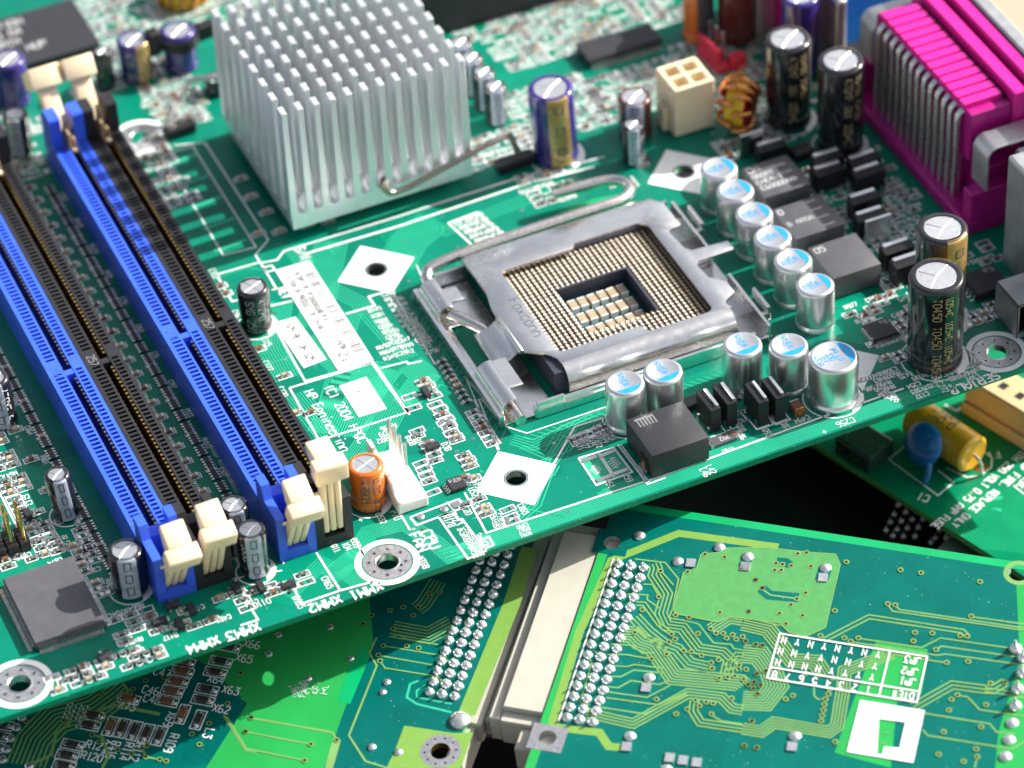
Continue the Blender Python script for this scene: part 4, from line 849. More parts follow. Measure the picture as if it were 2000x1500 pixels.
ic('small_outline_chip', -15.2, -73.0 + 11.3, 3.2, 3.4, 1.2, 'ew', .7, 'tiny eight-lead chip left of the front white diamond', ['331', '44Z', 'C6'], 'chip', .2, .7, .02, .6)
p = un(892, 950); bpy.data.objects['small_outline_chip.001'].location = (p[0] * U, p[1] * U, 0)
ic('long_chip', 78.5, 46.5, 18.2, 7.0, 2.4, 'ns', .64, 'long black chip at the back, above the cream power connector', None, 'chip')
ic('array_chip', -40.5, 110.5, 29, 19.6, 2.2, '', 1, 'large dark chip with faded printing at the upper left border', ['INNOVATION', 'HB 010 04', 'C010MMTH', 'CONTROL HUB'], 'chip', .6, .5, 0, 2.4, 0)
p = un(1260 - 0, 330); ic('small_outline_chip', p[0], p[1] + 3, 4, 3, 1.4, 'ns', .8, 'tiny black chip between lever and white diamond', None)
p = un(1010, 330); o = MB().box(-4.5, 4.5, -1.5, 1.5, .1, 2.6, 'black_plastic').build('clip_anchor', MBD, (p[0], p[1] + 1, 0), .05, 'black anchor block right of the heat sink', bevel=.3)
p = un(352, 262); o = MB().box(-3.6, 3.6, -1.4, 1.4, .1, 2.6, 'black_plastic').build('clip_anchor', MBD, (p[0], p[1], 0), .05, 'black anchor block left of the heat sink', bevel=.3)
def sot(px, py, rot, n=3, label=None):
    p = un(px, py); b = MB().box(-1.45, 1.45, -.7, .7, .15, 1.1, 'chip'); o = b.build('small_transistor', MBD, (p[0], p[1], 0), rot, label, bevel=.12)
    l = MB()
    for t in ((-.95, -1), (.95, -1), (0, 1)): l.box(t[0] - .25, t[0] + .25, t[1] * 1.35 - .45, t[1] * 1.35 + .45, .02, .5, 'tin')
    l.build('leads', o)
for px, py, r in ((845, 876, PI + .05), (832, 770, PI / 2), (510, 1150, D_), (564, 1147, PI), (338, 1185, 0), (375, 1193, D_), (352, 1222, D_), (312, 1218, PI), (205, 1285, .3), (463, 1153, D_), (48 + 7, 1008, PI / 2)): sot(px, py, r)

# ------------------------------------------------------------------ labels stuck on the board
b = MB().prism([(-19.2, 9.4), (-19.3, -26.4), (-11.6, -26.7), (-11.5, 9.2)], .03, .12, 'paper'); LB = b.build('barcode_label', MBD, label='long white bar-code label printed PRODUCT OF CHINA')
k = MB(); yy = 5.4; br = random.Random(4)
while yy > -22.5:
    w = br.choice([.16, .2, .34, .5, .3]); k.box(-14.2, -12.0, yy - w, yy, 0.12, .17, br.choice(['ink', 'ink', 'ink_grey'])); yy -= w + br.choice([.22, .3, .5, .8])
k.text('FB20A0A0URE7F8', (-16.3, -.2), D_, 1.3, .17, 'ink', .22, .62); k.text('PRODUCT OF CHINA', (-18.1, -.6), D_, 1.35, .17, 'ink', .22, .62)
k.text('MX3DB7-08', (-16.0, 6.8), D_, 1.2, .17, 'ink', .2, .62); k.text('TD700A-08', (-18.0, 6.4), D_, 1.2, .17, 'ink', .2, .62); k.text('69Z867-A', (-16.2, -17.5), D_, 1.2, .17, 'ink', .2, .62); k.text('42 A', (-17.6, -21.6), D_, 1.2, .17, 'ink', .22, .62)
k.build('label_print', LB)
b = MB().prism([(-25.7, -6.4), (-25.3, -22.4), (-20.1, -22.0), (-20.9, -6.6)], .03, .12, 'paper'); LB2 = b.build('revision_label', MBD, label='short white label printed 929 REV 0H S25')
k = MB().text('929 REV 0H S25', (-23.7, -8.0), D_, 1.5, .17, 'ink', .24, .68); k.build('label_print', LB2)
q = [(-20.9, -30.8), (-20.9, -41.4), (-14.9, -41.6), (-14.9, -30.7)]; q2 = []
b = MB().prism(q, .03, .10, 'paper'); LB3 = b.build('blank_label', MBD, label='small blank white square with rounded corners', bevel=0)
k = MB()
for (x, y) in ((-18.6, -34), (-16.5, -39)):
    for i in range(5): k.line([(x + i * .22, y), (x + i * .22 + .6, y - .5)], .08, .15, 'ink_grey')
k.build('label_print', LB3)
# ------------------------------------------------------------------ heat sink
HS = thing('heat_sink', 'silver aluminium heat sink with rows of thin pin fins standing on the motherboard', 'heat sink')
hx0, hx1, hy0, hy1 = -11.7, 29.6, 17.1, 58.6; zb, zt = 2.6, 33.4
b = MB().box(hx0, hx1, hy0, hy1, zb, 5.6, 'alu_sink')
px_, py_ = (hx1 - hx0 - 1.15) / 11, (hy1 - hy0 - 2.7) / 7
prx = []                                                # ridges with rounded valleys, cut into the foot along y
b2 = MB()
for i in range(11):
    x0 = hx0 + 1.15 + i * px_; x1 = x0 + px_ - 1.15; n = 8; q = [(x0, 5.6)] + [((x0 + x1) / 2 - (x1 - x0) / 2 * math.cos(math.pi * t / n), 8.2 - 1.9 * math.sin(math.pi * t / n)) for t in range(n + 1)] + [(x1, 5.6)]
    b.prism_y(q, hy0, hy1, 'alu_sink')
b.build('heat_sink_base', HS, bevel=.08)
MB().box(-6, 27, 24, 57, .3, 2.6, 'chip').build('chip_package', MBD)
f = MB(); w, d = 1.3, 2.9
f.prism([(-w / 2, -d / 2), (w / 2, -d / 2), (w / 2, d / 2), (-w / 2, d / 2)], 5.5, zt, 'alu_sink'); f.xf(lambda x, y, z: (x * (1 if z > 20 else 1.3), y, z)); fm = f.mesh('fin', bevel=.12)
for i in range(12):
    for j in range(8): put('fin', fm, HS, (hx0 + .575 + i * px_, hy0 + 1.35 + j * py_, 0))
c = MB(); A = [tuple(uny(748, 352, 24)), tuple(uny(748, 352, 17)), tuple(uny(748, 360, 15.6)), tuple(uny(752, 370, 15.4)), tuple(uny(762, 377, 15.4)), tuple(uny(775, 375, 15.4)), tuple(uny(800, 365, 15.4)), tuple(uny(925, 296, 16)), tuple(uny(985, 266, 17)), tuple(uny(995, 264, 17.4)), tuple(uny(1001, 272, 17.8)), tuple(uny(1012, 300, 18.2))]
c.tube(A, .72, 10, 'wire_dark'); c.build('wire_clip', HS, smooth=.8); c = MB()
B = [un(452, 150, 9), un(425, 152, 9), un(385, 154, 9), un(372, 158, 8.6), un(362, 168, 7.5), un(355, 190, 5.5), un(351, 205, 4.5), un(338, 212, 4.5), un(329, 228, 3.8), un(326, 250, 2.0)]
c.tube(B, .72, 10, 'wire_steel'); c.build('wire_clip', HS, smooth=.8)

# ------------------------------------------------------------------ headers and power connectors
o = MB().box(-2.6, 2.4, -19.4 / 2, 19.4 / 2, .1, 2.6, 'white_plastic')
o = MB(); o.box(-3.2, 3.2, -7.9, 7.9, .1, 2.6, 'white_plastic'); o.prism_x([(-7.9, 2.6), (-7.9, 3.6), (-5.6, 3.9), (-4.6, 6.2), (3.8, 6.4), (4.8, 7.2), (7.9, 7.2), (7.9, 2.6)], -3.2, -2.2, 'white_plastic')
p = un(790, 962); FH = o.build('fan_header', MBD, (-21.6, -63.6, 0), .0, 'white three-sided fan header with four bare pins', bevel=.3, seg=2)
for i in range(4): MB().box(-.38, .38, -.38, .38, 3.0, 13.4, 'tin').build('header_pin', FH, (.9, 4.9 - i * 2.54, 0), bevel=.12)
o = MB()
for i in range(4): o.box(-2.4 - 2.54 * i, -.2 - 2.54 * i, -1.2, 1.2, .1, 2.5, 'black_plastic'); o.box(-2.4 - 2.54 * i, -.2 - 2.54 * i, 1.4, 3.8, .1, 2.5, 'black_plastic')
p = un(62, 1066); PH = o.build('pin_header', MBD, (p[0], p[1], 0), 0, 'black pin header with gilded pins at the left border', bevel=.2)
for i in range(4):
    for y in (0, 2.6): MB().box(-.32, .32, -.32, .32, 2.4, 10.5, 'gold').build('header_pin', PH, (-1.3 - 2.54 * i, y, 0), bevel=.1)
# 4-way power connector
hh = MB(); CX, CY = 80.2, 16.0; cells = [rect(CX - 3.7, CX - .5, CY - 3.7, CY - .5), rect(CX + .5, CX + 3.7, CY - 3.7, CY - .5), rect(CX - 3.7, CX - .5, CY + .5, CY + 3.7), rect(CX + .5, CX + 3.7, CY + .5, CY + 3.7)]
q = holes(rect(CX - 4.8, CX + 4.8, CY - 4.8, CY + 4.8), [c_[::-1] for c_ in cells], .4, 13.0, 'cream'); hh.add(q.v, q.f, q.m); hh.box(CX - 4.6, CX + 4.6, CY - 4.6, CY + 4.6, .4, 4.0, 'cream')
hh.box(CX - 6.2, CX - 4.8, CY - 1.8, CY + 1.8, .4, 6.2, 'cream'); hh.box(CX - 2, CX + 2, CY + 4.8, CY + 6, .4, 11, 'cream')
PC = hh.build('power_connector', MBD, (0, 0, 0), 0, 'cream four-hole power connector', bevel=.22)
for c_ in cells: MB().box(c_[0][0] + 1.1, c_[0][0] + 2.1, c_[0][1] + 1.1, c_[0][1] + 2.1, 3.9, 9, 'tin').build('socket_pin', PC)
# toroid coil
TC = un(1452, 205, 6); tr_ = MB()
def torus_pt(a, b_, Rr, hw, hh_): return None
q = MB(); n = 28
vs = []; fs = []; mm = []
prof = [(2.4, -2.4), (5.2, -2.4), (5.2, 2.4), (2.4, 2.4)]
for i in range(n):
    a = 2 * PI * i / n
    for r_, y_ in prof: vs.append((r_ * math.cos(a), y_, 6.0 + r_ * math.sin(a)))
for i in range(n):
    j = (i + 1) % n
    for k in range(4):
        l_ = (k + 1) % 4; fs.append((i * 4 + k, i * 4 + l_, j * 4 + l_, j * 4 + k)); mm.append('core_yellow' if k == 1 else 'core_red')
q.add(vs, fs, mm); TO = q.build('toroid_coil', MBD, (90.4, 9.2, 0), .75, 'yellow and red ring coil wound with copper wire', bevel=.3, seg=2, smooth=.6)
w = MB()
for t, a_d in enumerate((70, 92, 112, 148, 196)):
    a0 = math.radians(a_d); pts = []
    for s_ in range(17):
        g = 2 * PI * s_ / 16; a = a0 + math.radians(20) * s_ / 16
        rr = 3.8 + 2.7 * math.cos(g); yy = 3.9 * math.sin(g); pts.append((rr * math.cos(a), yy, 6.0 + rr * math.sin(a)))
    w.tube(pts, .62, 8, 'copper')
w.tube([(-3, -3, 2.0), (-3.2, -3.2, .2)], .55, 8, 'copper'); w.build('copper_winding', TO, smooth=.9)
# red header
p = un(1420, 140); o = MB(); o.box(-2, 1.2, -1.5, 8, .1, 2.2, 'red_plastic'); o.box(-2, -1, -1, 7.5, 2.2, 6.4, 'red_plastic'); o.box(1.2, 5, -2.2, .4, .1, 3.6, 'red_plastic'); RH = o.build('red_header', MBD, (p[0] - .5, p[1] + 1, 0), .1, 'red shrouded pin header behind the cream power connector', bevel=.3)
for i in range(3): MB().box(-.3, .3, -.3, .3, 2.2, 9.5, 'tin').build('header_pin', RH, (.6, 1 + i * 2.54, 0))
# expansion slot at the back and yellow coil behind the heat sink
o = MB().prism_x([(-4, 0), (4, 0), (4, 11), (-4, 11)], -5, 62, 'slot_black'); o.box(-4, 61, -.6, .6, 11, 11.02, 'hole'); o.build('expansion_slot', MBD, (45, 74.5, 0), -.03, 'long black expansion slot behind the heat sink', bevel=.3)
o = MB(); o.lathe(0, 0, [(2.5, 0), (6, 0), (6, 5), (2.5, 5), (2.5, 0)], 24, 'core_yellow'); CO = o.build('ring_coil', MBD, (-2.2, 112, 0), 0, 'yellow ring coil partly hidden behind the heat sink', smooth=.5)
w = MB()
for t in range(7):
    a = math.radians(200 + t * 26); w.tube([((4.25 + 2.5 * math.cos(g)) * math.cos(a), (4.25 + 2.5 * math.cos(g)) * math.sin(a), 2.5 + 3.2 * math.sin(g)) for g in [2 * PI * s_ / 12 for s_ in range(13)]], .6, 7, 'copper')
w.build('copper_winding', CO, smooth=.9)

# ------------------------------------------------------------------ pink parallel port and the shields behind it
PP = MB(); YA, YB = -47.0, 6.6
PP.prism([(114.8, YA), (135, YA), (135, YB), (114.8, YB)], .2, 3.4, 'pink_dark')
for (a, c_) in ((YA, YA + 3.4), (YB - 3.4, YB)): PP.box(115.6, 135, a, c_, 3.4, 11.0, 'pink_dark')
PP.box(121, 135, YA + 3.4, YB - 3.4, 3.4, 14, 'pink_dark')
PP.box(118.6, 128.4, -40.2, .6, 14, 26.2, 'pink_dark')
PORT = PP.build('parallel_port', MBD, (0, 0, 0), 0, 'bright pink parallel port connector with a row of bent metal pins', bevel=.3)
pit = 36.6 / 13
for i in range(13): MB().box(118.2, 127.4, -38.2 + i * pit + .25, -38.2 + (i + 1) * pit - .25, 26.1, 27.6, 'pink').build('top_ridge', PORT, bevel=.25, seg=2)
MB().box(127.5, 128.4, -38.6, -.8, 26.1, 26.6, 'hole').build('ridge_gap', PORT)
MB().box(128.4, 131.6, -41, 3, 14, 29.0, 'pink').build('flange', PORT, bevel=.3); MB().box(132.7, 135.7, -42, 4, 8, 30.2, 'pink').build('flange', PORT, bevel=.3); MB().box(131.6, 132.7, -41, 3, 14, 27, 'pink_dark').build('flange', PORT)
MB().box(125, 139, -57.2, -47.8, 0, 20.6, 'shield').build('shell_and_filler', PORT, bevel=.4); MB().box(135.9, 139.2, -52, 14, 2, 31.0, 'shield').build('shell_and_filler', PORT, bevel=.4)  # first box is filler added to block sun through the gap; second is the shell
q = MB(); q.tube([(119.6, 0, 25.4), (118.3, 0, 25.2), (117.6, 0, 24.5), (117.4, 0, 23.2), (117.4, 0, 12), (117.2, 0, 9.5), (117.2, 0, 2.8)], .78, 10, 'tin'); qm = q.mesh('pin', smooth=.8)
for i in range(13): put('pin', qm, PORT, (0, -37.0 + i * pit, 0))
q = MB(); q.tube([(121, 0, 22), (119.6, 0, 21.5), (119.3, 0, 20.5), (119.3, 0, 2.8)], .55, 8, 'tin'); qm = q.mesh('pin', smooth=.8)
for i in range(12): put('pin', qm, PORT, (0, -35.6 + i * pit, 0))
for y0, y1 in ((-47.6, -41.6), (2.2, 8)):
    q = MB(); q.prism_y([(118.6, 11.0), (118.6, 20.0), (119.6, 21.6), (121, 22.2), (135.8, 22.2), (135.8, 21.4), (121.2, 21.4), (120.0, 20.9), (119.4, 19.8), (119.4, 11.0)], y0, y1, 'shield'); q.build('mounting_bracket', PORT, bevel=.25, smooth=.6)
o = MB().box(117.4, 145, -92, -57.4, -.4, 28.2, 'shield'); SH = o.build('connector_shield', MBD, label='silver metal connector housing at the right border', bevel=.7, seg=2)
q = MB(); q.prism_x([(-66, 8), (-65, 22), (-64.6, 22.6), (-64.2, 22), (-64.2, 8)], 117.2, 117.42, 'shield'); q.build('spring_tab', SH, bevel=.08)
# small right-hand header with a metal mouth
p = un(1985, 655); o = MB(); o.box(0, 9, -1, 8, .1, .9, 'black_plastic'); o.box(0, 9, 7, 8, .9, 8, 'black_plastic'); o.box(-.6, 0, -1, 8, .1, 8.4, 'shield'); o.box(-.6, 9, -1.2, -.6, .1, 1.6, 'shield'); o.box(-.4, 9, -.9, 8, 8.0, 8.6, 'shield'); o.build('metal_socket', MBD, (p[0], p[1], 0), 0, 'black socket with a metal rim at the right border', bevel=.15)
# keyboard / mouse / video sockets, blurred at the top right
for x0, y0, x1, y1, h, m, l in ((119, 24, 140, 40, 24, 'blue_plastic', 'blue video socket at the top border'), (116.5, 14, 119, 24, 21, 'shield', 'silver bracket between blue socket and pink port'), (112.4, 27, 118, 41, 18, 'pink', 'magenta socket block at the top border'), (107, 34, 112, 50, 22, 'shield', 'silver shield at the top border')):
    MB().box(x0, x1, y0, y1, .2, h, m).build('rear_socket', MBD, label=l, bevel=.8, seg=2)

# ------------------------------------------------------------------ finish the printed layers
small.build('small_parts', MBD, kind='stuff') if small.v else None
trc.build('copper_traces', MBD, kind='stuff'); pads.build('solder_pads', MBD, kind='stuff', smooth=.5); silk.build('silkscreen', MBD)

# ------------------------------------------------------------------ modem card, lower right (its solder side up)
FD = Frame((11.982, -93.15, -10.366), -130.54, 4.501, -5.653)
CD = thing('circuit_card', 'green circuit card lying solder side up with a white option table printed on it', 'circuit card', FD, 'green circuit cards under the motherboard')
def D(px, py, z=0): return FD.loc(px, py, z)[:2]
cA = crop(1000, 980, 2.884); cB = crop(1450, 1000, 3)
e0 = D(*cA(430, 440)); e1 = D(*cA(150, 1270)); yl = (e0[1] + e1[1]) / 2
t0 = D(*cB(0, 45)); t1 = D(*cB(1650, 300)); xt = (t0[0] + t1[0]) / 2
hl_ = [D(*cA(200, 1330)), D(*cA(565, 230)), D(1990, 1119)]
b = holes([(xt, yl), (xt + 120, yl), (xt + 120, yl + 190), (xt, yl + 190)][::-1] if False else [(xt, yl), (xt + 120, yl), (xt + 120, yl + 190), (xt, yl + 190)], [circ(h[0], h[1], 1.7 if i < 2 else 2.0)[::-1] for i, h in enumerate(hl_)], -1.6, 0, 'mask_card', ['edge_green', 'tin'])
b.build('circuit_board', CD, bevel=.1)
T2, P2, S2 = MB(), MB(), MB()
def DP(f, *q): return [D(*f(*a)) for a in q]
# free laminate without copper plane along the edges and in one window
T2.line([(xt + .9, yl), (xt + .9, yl + 190)], 1.8, .012, 'pour_green'); T2.line([(hl_[1][0] + 3, yl + 1.0), (hl_[0][0] - 3, yl + 1.0)], 1.9, .014, 'mask_lime'); T2.line([(hl_[0][0] + 3, yl + 1.0), (xt + 110, yl + 1.0)], 1.9, .014, 'mask_lime')
T2.flat([D(1655, 1400), D(1712, 1250), D(1812, 1268), D(1800, 1355), D(1752, 1372), D(1740, 1500), D(1630, 1470)], .011, 'mask_lime')
T2.flat([D(1985, 1140), D(1992, 1290), D(1950, 1430), D(1938, 1560), D(2100, 1560), D(2100, 1150)], .011, 'mask_lime')
ti_ = 0
def clipA(*q):                              # stop where the second list of runs takes over
    o = []
    for i, a in enumerate(q):
        if a[0] > 1300 and i and q[i - 1][0] < 1300: t = (1300 - q[i - 1][0]) / (a[0] - q[i - 1][0]); o.append((1300, q[i - 1][1] + t * (a[1] - q[i - 1][1]))); break
        o.append(a)
    return [D(*cA(*a)) for a in o]
for P_, n, sp in [
    (clipA((690, 322), (862, 343), (938, 435), (905, 600), (885, 655), (965, 668), (1050, 688), (1135, 795), (1235, 805), (1250, 828), (1365, 848), (1412, 812)), 1, 1),
    (clipA((800, 350), (812, 375), (800, 415), (870, 520), (838, 630), (870, 700), (960, 712), (1050, 830), (1185, 850), (1228, 890), (1205, 980)), 4, .75),
    (clipA((700, 575), (745, 577), (830, 695), (895, 742)), 2, .8), (clipA((690, 650), (770, 735), (860, 805), (930, 830), (1000, 910), (1125, 938)), 4, .8),
    (clipA((640, 520), (765, 525), (760, 550), (830, 600)), 1, 1), (clipA((740, 465), (790, 467), (828, 535)), 1, 1), (clipA((840, 392), (910, 470)), 1, 1),
    (clipA((610, 745), (680, 748), (722, 790), (790, 812), (912, 985), (1280, 1020), (1340, 1075), (1442, 1095)), 7, .62),
    (clipA((545, 800), (680, 810), (735, 855), (805, 850)), 1, 1), (clipA((460, 840), (490, 860), (640, 862), (785, 886)), 1, 1), (clipA((550, 925), (650, 930), (690, 918), (850, 940)), 1, 1),
    (clipA((555, 985), (615, 985), (685, 948), (850, 965)), 1, 1), (clipA((535, 1042), (600, 1048), (670, 1008), (830, 1030), (885, 1010)), 1, 1), (clipA((540, 1072), (760, 1103), (892, 1035)), 1, 1), (clipA((530, 1105), (825, 1145), (990, 1070)), 1, 1),
    (clipA((470, 1153), (750, 1196), (985, 1085)), 1, 1), (clipA((420, 1190), (682, 1250), (992, 1080), (1180, 1102), (1240, 1165), (1442, 1195)), 4, .7),
    (clipA((425, 870), (450, 910), (385, 1130), (440, 1145)), 1, 1), (clipA((1030, 1120), (1020, 1180), (1060, 1245), (1442, 1302)), 3, .8), (clipA((1130, 1205), (1180, 1235), (1442, 1275)), 1, 1),
    (clipA((1120, 720), (1225, 655), (1442, 690)), 5, .62), (clipA((1260, 960), (1240, 920), (1275, 880), (1350, 890), (1442, 870)), 4, .8),
    (DP(cB, (0, 655), (150, 690), (230, 790), (290, 870), (430, 880), (480, 960)), 6, .62), (DP(cB, (0, 830), (100, 840), (165, 930), (200, 1020), (130, 1110), (0, 1105)), 8, .6),
    (DP(cB, (380, 700), (150, 650)), 1, 1), (DP(cB, (0, 1270), (110, 1288), (185, 1235), (505, 1290), (555, 1255), (590, 1040), (600, 930), (880, 830)), 5, .6),
    (DP(cB, (850, 542), (880, 583), (1650, 695)), 1, 1), (DP(cB, (895, 548), (920, 572), (1650, 680)), 1, 1), (DP(cB, (1340, 614), (1650, 657)), 1, 1), (DP(cB, (480, 750), (742, 615), (1290, 700), (1318, 728)), 2, .9),
    (DP(cB, (680, 742), (1050, 796), (1160, 740), (1600, 803)), 1, 1), (DP(cB, (1135, 807), (1165, 786), (1650, 855)), 1, 1), (DP(cB, (640, 762), (1140, 840), (1190, 833), (1650, 897)), 1, 1), (DP(cB, (820, 825), (1195, 885)), 1, 1),
    (DP(cB, (1000, 1145), (1230, 1015), (1420, 1040), (1470, 1042), (1540, 998)), 3, .9), (DP(cB, (1420, 1040), (1650, 1075)), 2, .9), (DP(cB, (1065, 1180), (1450, 1242), (1490, 1290), (1600, 1300)), 1, 1), (DP(cB, (1055, 1275), (1085, 1310), (1580, 1390), (1650, 1345)), 1, 1),
    (DP(cB, (1260, 1075), (1320, 1085), (1390, 1160), (1650, 1198)), 1, 1), (DP(cB, (420, 1000), (420, 1075), (440, 1097), (485, 1097)), 1, 1), (DP(cB, (1375, 1440), (1360, 1500)), 1, 1)]: ti_ += 1; T2.bundle(P_, n, sp, .32, .03 + .018 * (ti_ % 4), 'trace_gold')
T2.line(DP(cA, (1500, 255), (940, 178), (560, 330), (378, 740), (230, 1235), (252, 1272), (492, 1300), (545, 1378), (640, 1385)), 1.7, .02, 'pour_olive')
pour = [(1369, 1084), (1406, 1079), (1420, 1071), (1500, 1070), (1575, 1079), (1632, 1083), (1641, 1103), (1612, 1226), (1575, 1244), (1540, 1235), (1522, 1217), (1425, 1205), (1402, 1216), (1321, 1200), (1314, 1191), (1335, 1119), (1361, 1110)]
T2.flat([D(*q) for q in pour][::-1], .10, 'pour_card'); T2.line([D(*q) for q in pour], .22, .12, 'trace_gold', True)
for q, w in (([(1487, 1150), (1503, 1163), (1560, 1168)], 2.2), ([(1517, 1096), (1535, 1098), (1544, 1106)], 1.8), ([(1452, 1108), (1460, 1088)], 2.2), ([(1604, 1135), (1612, 1110)], 2.6)): T2.line([D(*a) for a in q], w, .125, 'mask_card')
T2.line([D(1487, 1150), D(1505, 1163), D(1557, 1170)], .35, .145, 'trace_gold')
def via2(p, P_=P2, m='gold'): P_.ring(p[0], p[1], .30, .60, .15, 'trace_gold', 12); P_.disc(p[0], p[1], .36, .165, 'copper_via', 10); P_.disc(p[0] + .05, p[1] - .04, .24, .18, 'hole', 8)
for q in [(838, 392), (828, 537), (735, 610), (692, 738), (787, 886), (872, 860), (885, 792), (900, 747), (920, 775), (967, 840), (1012, 846), (1068, 868), (1165, 892), (1122, 908), (1128, 940), (1048, 744), (1120, 718), (1150, 742), (1190, 743), (1243, 751), (1210, 770), (1263, 777), (1300, 762), (1317, 788), (1372, 805), (1412, 811), (1168, 995), (1215, 988), (1256, 983), (1280, 922), (1320, 946), (1305, 1000), (1330, 1030), (1365, 1018), (1400, 1035), (1360, 1052), (1385, 1083), (1380, 970), (1430, 955), (1033, 1120), (1057, 1150), (1094, 1130), (1134, 1137), (1237, 1108), (988, 1170), (925, 1197), (1124, 1197), (1350, 1235), (1310, 1375), (1378, 1387), (1088, 297), (1198, 313), (990, 397), (1372, 442), (1172, 625), (1332, 620), (922, 640), (998, 652), (815, 1115), (1410, 488)]: via2(D(*cA(*q)))
for q in [(610, 295), (927, 341), (1047, 358), (1393, 410), (325, 245), (376, 240), (198, 302), (236, 308), (190, 342), (228, 342), (287, 315), (402, 320), (78, 400), (118, 447), (320, 510), (372, 475), (285, 545), (353, 608), (542, 580), (458, 727), (598, 740), (635, 760), (680, 740), (256, 656), (218, 595), (37, 585), (853, 540), (896, 547), (1342, 613), (1012, 708), (1113, 712), (1002, 758), (1135, 808), (1277, 726), (1317, 729), (1197, 884), (1323, 878), (1455, 1005), (1540, 998), (1260, 1074), (1225, 1100), (1210, 1163), (1428, 1131), (1180, 1290), (1400, 1262), (1370, 1390), (1376, 1436), (1297, 1463), (1150, 1422), (545, 1348), (254, 1098), (296, 1078), (505, 1068), (487, 1098), (480, 1130), (475, 1163), (468, 1195), (462, 1226), (512, 1038), (530, 975), (372, 948), (57, 1226), (85, 948), (140, 932), (35, 1013), (70, 998), (65, 1035), (107, 1016), (90, 1068), (12, 1370), (85, 1382), (79, 777), (118, 782), (20, 758)]: via2(D(*cB(*q)))
def blob(p, r=.95, P_=P2): P_.dome(p[0], p[1], r, r * .55, .03, 'solder', 14)
for q in [(935, 337), (665, 1322), (772, 992), (718, 192), (1168, 258), (870, 1510), (1330, 312)]: blob(D(*cA(*q)), 1.15)
for q in [(1007, 348), (1313, 368), (755, 1050), (888, 1445), (963, 1460), (1040, 1472), (645, 1383)]: p = D(*cA(*q)); P2.cbox(p[0], p[1], .03, 2.0, 1.8, .3, 'solder', .1)
for q in [(487, 330), (308, 1315), (30, 262), (1580, 1238), (1562, 1337), (1540, 1435)]: blob(D(*cB(*q)), 1.2)
for q in [(472, 388), (290, 1378), (18, 322)]: p = D(*cB(*q)); P2.cbox(p[0], p[1], .03, 2.0, 1.8, .3, 'solder', .1)
jm = MB().dome(0, 0, 1.02, .75, .03, 'solder', 16, .9).mesh('solder_joint', smooth=.9)
def joints(parent, n, c=3):
    for i in range(n):
        for j in range(c): o_ = put('solder_joint', jm, parent, (i * 2.54 + rnd.uniform(-.06, .06), j * 2.54, 0), rnd.uniform(0, 6)); o_.scale = (rnd.uniform(.93, 1.07), rnd.uniform(.93, 1.07), rnd.uniform(.85, 1.15))
joints(CD, 16)
for q in [(1600, 803), (1645, 855), (1640, 945), (1612, 1040), (1598, 1140)]: p = D(*cB(*q)); o_ = put('solder_joint', jm, CD, (p[0], p[1], 0)); o_.scale = (1.25, 1.25, 1.6)
for h in hl_[:2]: P2.cbox(h[0], h[1], .0, .1, .1, .01, 'tin')
q_ = holes(rect(-3, 3, -3.4, 3.4), [circ(0, 0, 1.7)[::-1]], .02, .06, 'pad_tin'); P2.add([(x + hl_[0][0], y + hl_[0][1], z) for x, y, z in q_.v], q_.f, q_.m); P2.add([(x + hl_[1][0], y + hl_[1][1], z) for x, y, z in q_.v], q_.f, ['mask_card'] * len(q_.f))
P2.ring(hl_[2][0], hl_[2][1], 2.0, 3.0, .03, 'trace_gold', 28)
S2.line(DP(cA, (572, 322), (263, 1240)), .3, .19, 'silk')
# option table
tq = lambda *a: [D(*cB(*q)) for q in a]
S2.line(tq((220, 715), (1083, 850), (1022, 1118), (145, 975)), .34, .19, 'silk', True); S2.line(tq((165, 912), (1035, 1055)), .34, .19, 'silk'); S2.line(tq((865, 820), (800, 1082)), .34, .19, 'silk')
def ctext(t, p0, p1, h, w=.24, sx=.72):
    a, b_ = D(*cB(*p0)), D(*cB(*p1)); an = math.atan2(b_[1] - a[1], b_[0] - a[0]); S2.text(t, a, an, h, .19, 'silk', w, sx)
def lerp(a, b_, t): return (a[0] + (b_[0] - a[0]) * t, a[1] + (b_[1] - a[1]) * t)
ctext('DTE#', (1008, 1065), (840, 1040), 1.6, .26); ctext('JP1', (1018, 985), (905, 965), 1.6, .26); ctext('JP2', (1030, 925), (915, 905), 1.6, .26); ctext('JP3', (1048, 860), (930, 840), 1.6, .26)
for row, a, b_ in (('12345678', (752, 1028), (205, 940)), ('YYYYNNNN', (775, 955), (225, 868)), ('YYNNYYNN', (793, 890), (240, 803)), ('YNYNYNYN', (810, 822), (260, 738))):
    for i, ch in enumerate(row): p0 = lerp(a, b_, i / 7); ctext(ch, p0, (p0[0] - 50, p0[1] - 8), 1.55, .26)
# white warning square with a cut-out stamp
sqp = tq((690, 1105), (1068, 1165), (1000, 1472), (612, 1408)); sq = holes([sqp[i] for i in (0, 3, 2, 1)] if True else sqp, [[p for p in tq((800, 1215), (955, 1235), (920, 1385), (830, 1378), (818, 1425), (788, 1420))]], .035, .19, 'silk')
S2.add(sq.v, sq.f, sq.m)
for q in (((820, 1292), (862, 1298)), ((800, 1352), (845, 1358))): T2.line(tq(*q), .25, .1, 'trace_gold')
T2.build('copper_traces', CD, kind='stuff'); P2.build('solder_pads', CD, kind='stuff', smooth=.5); S2.build('silkscreen', CD)
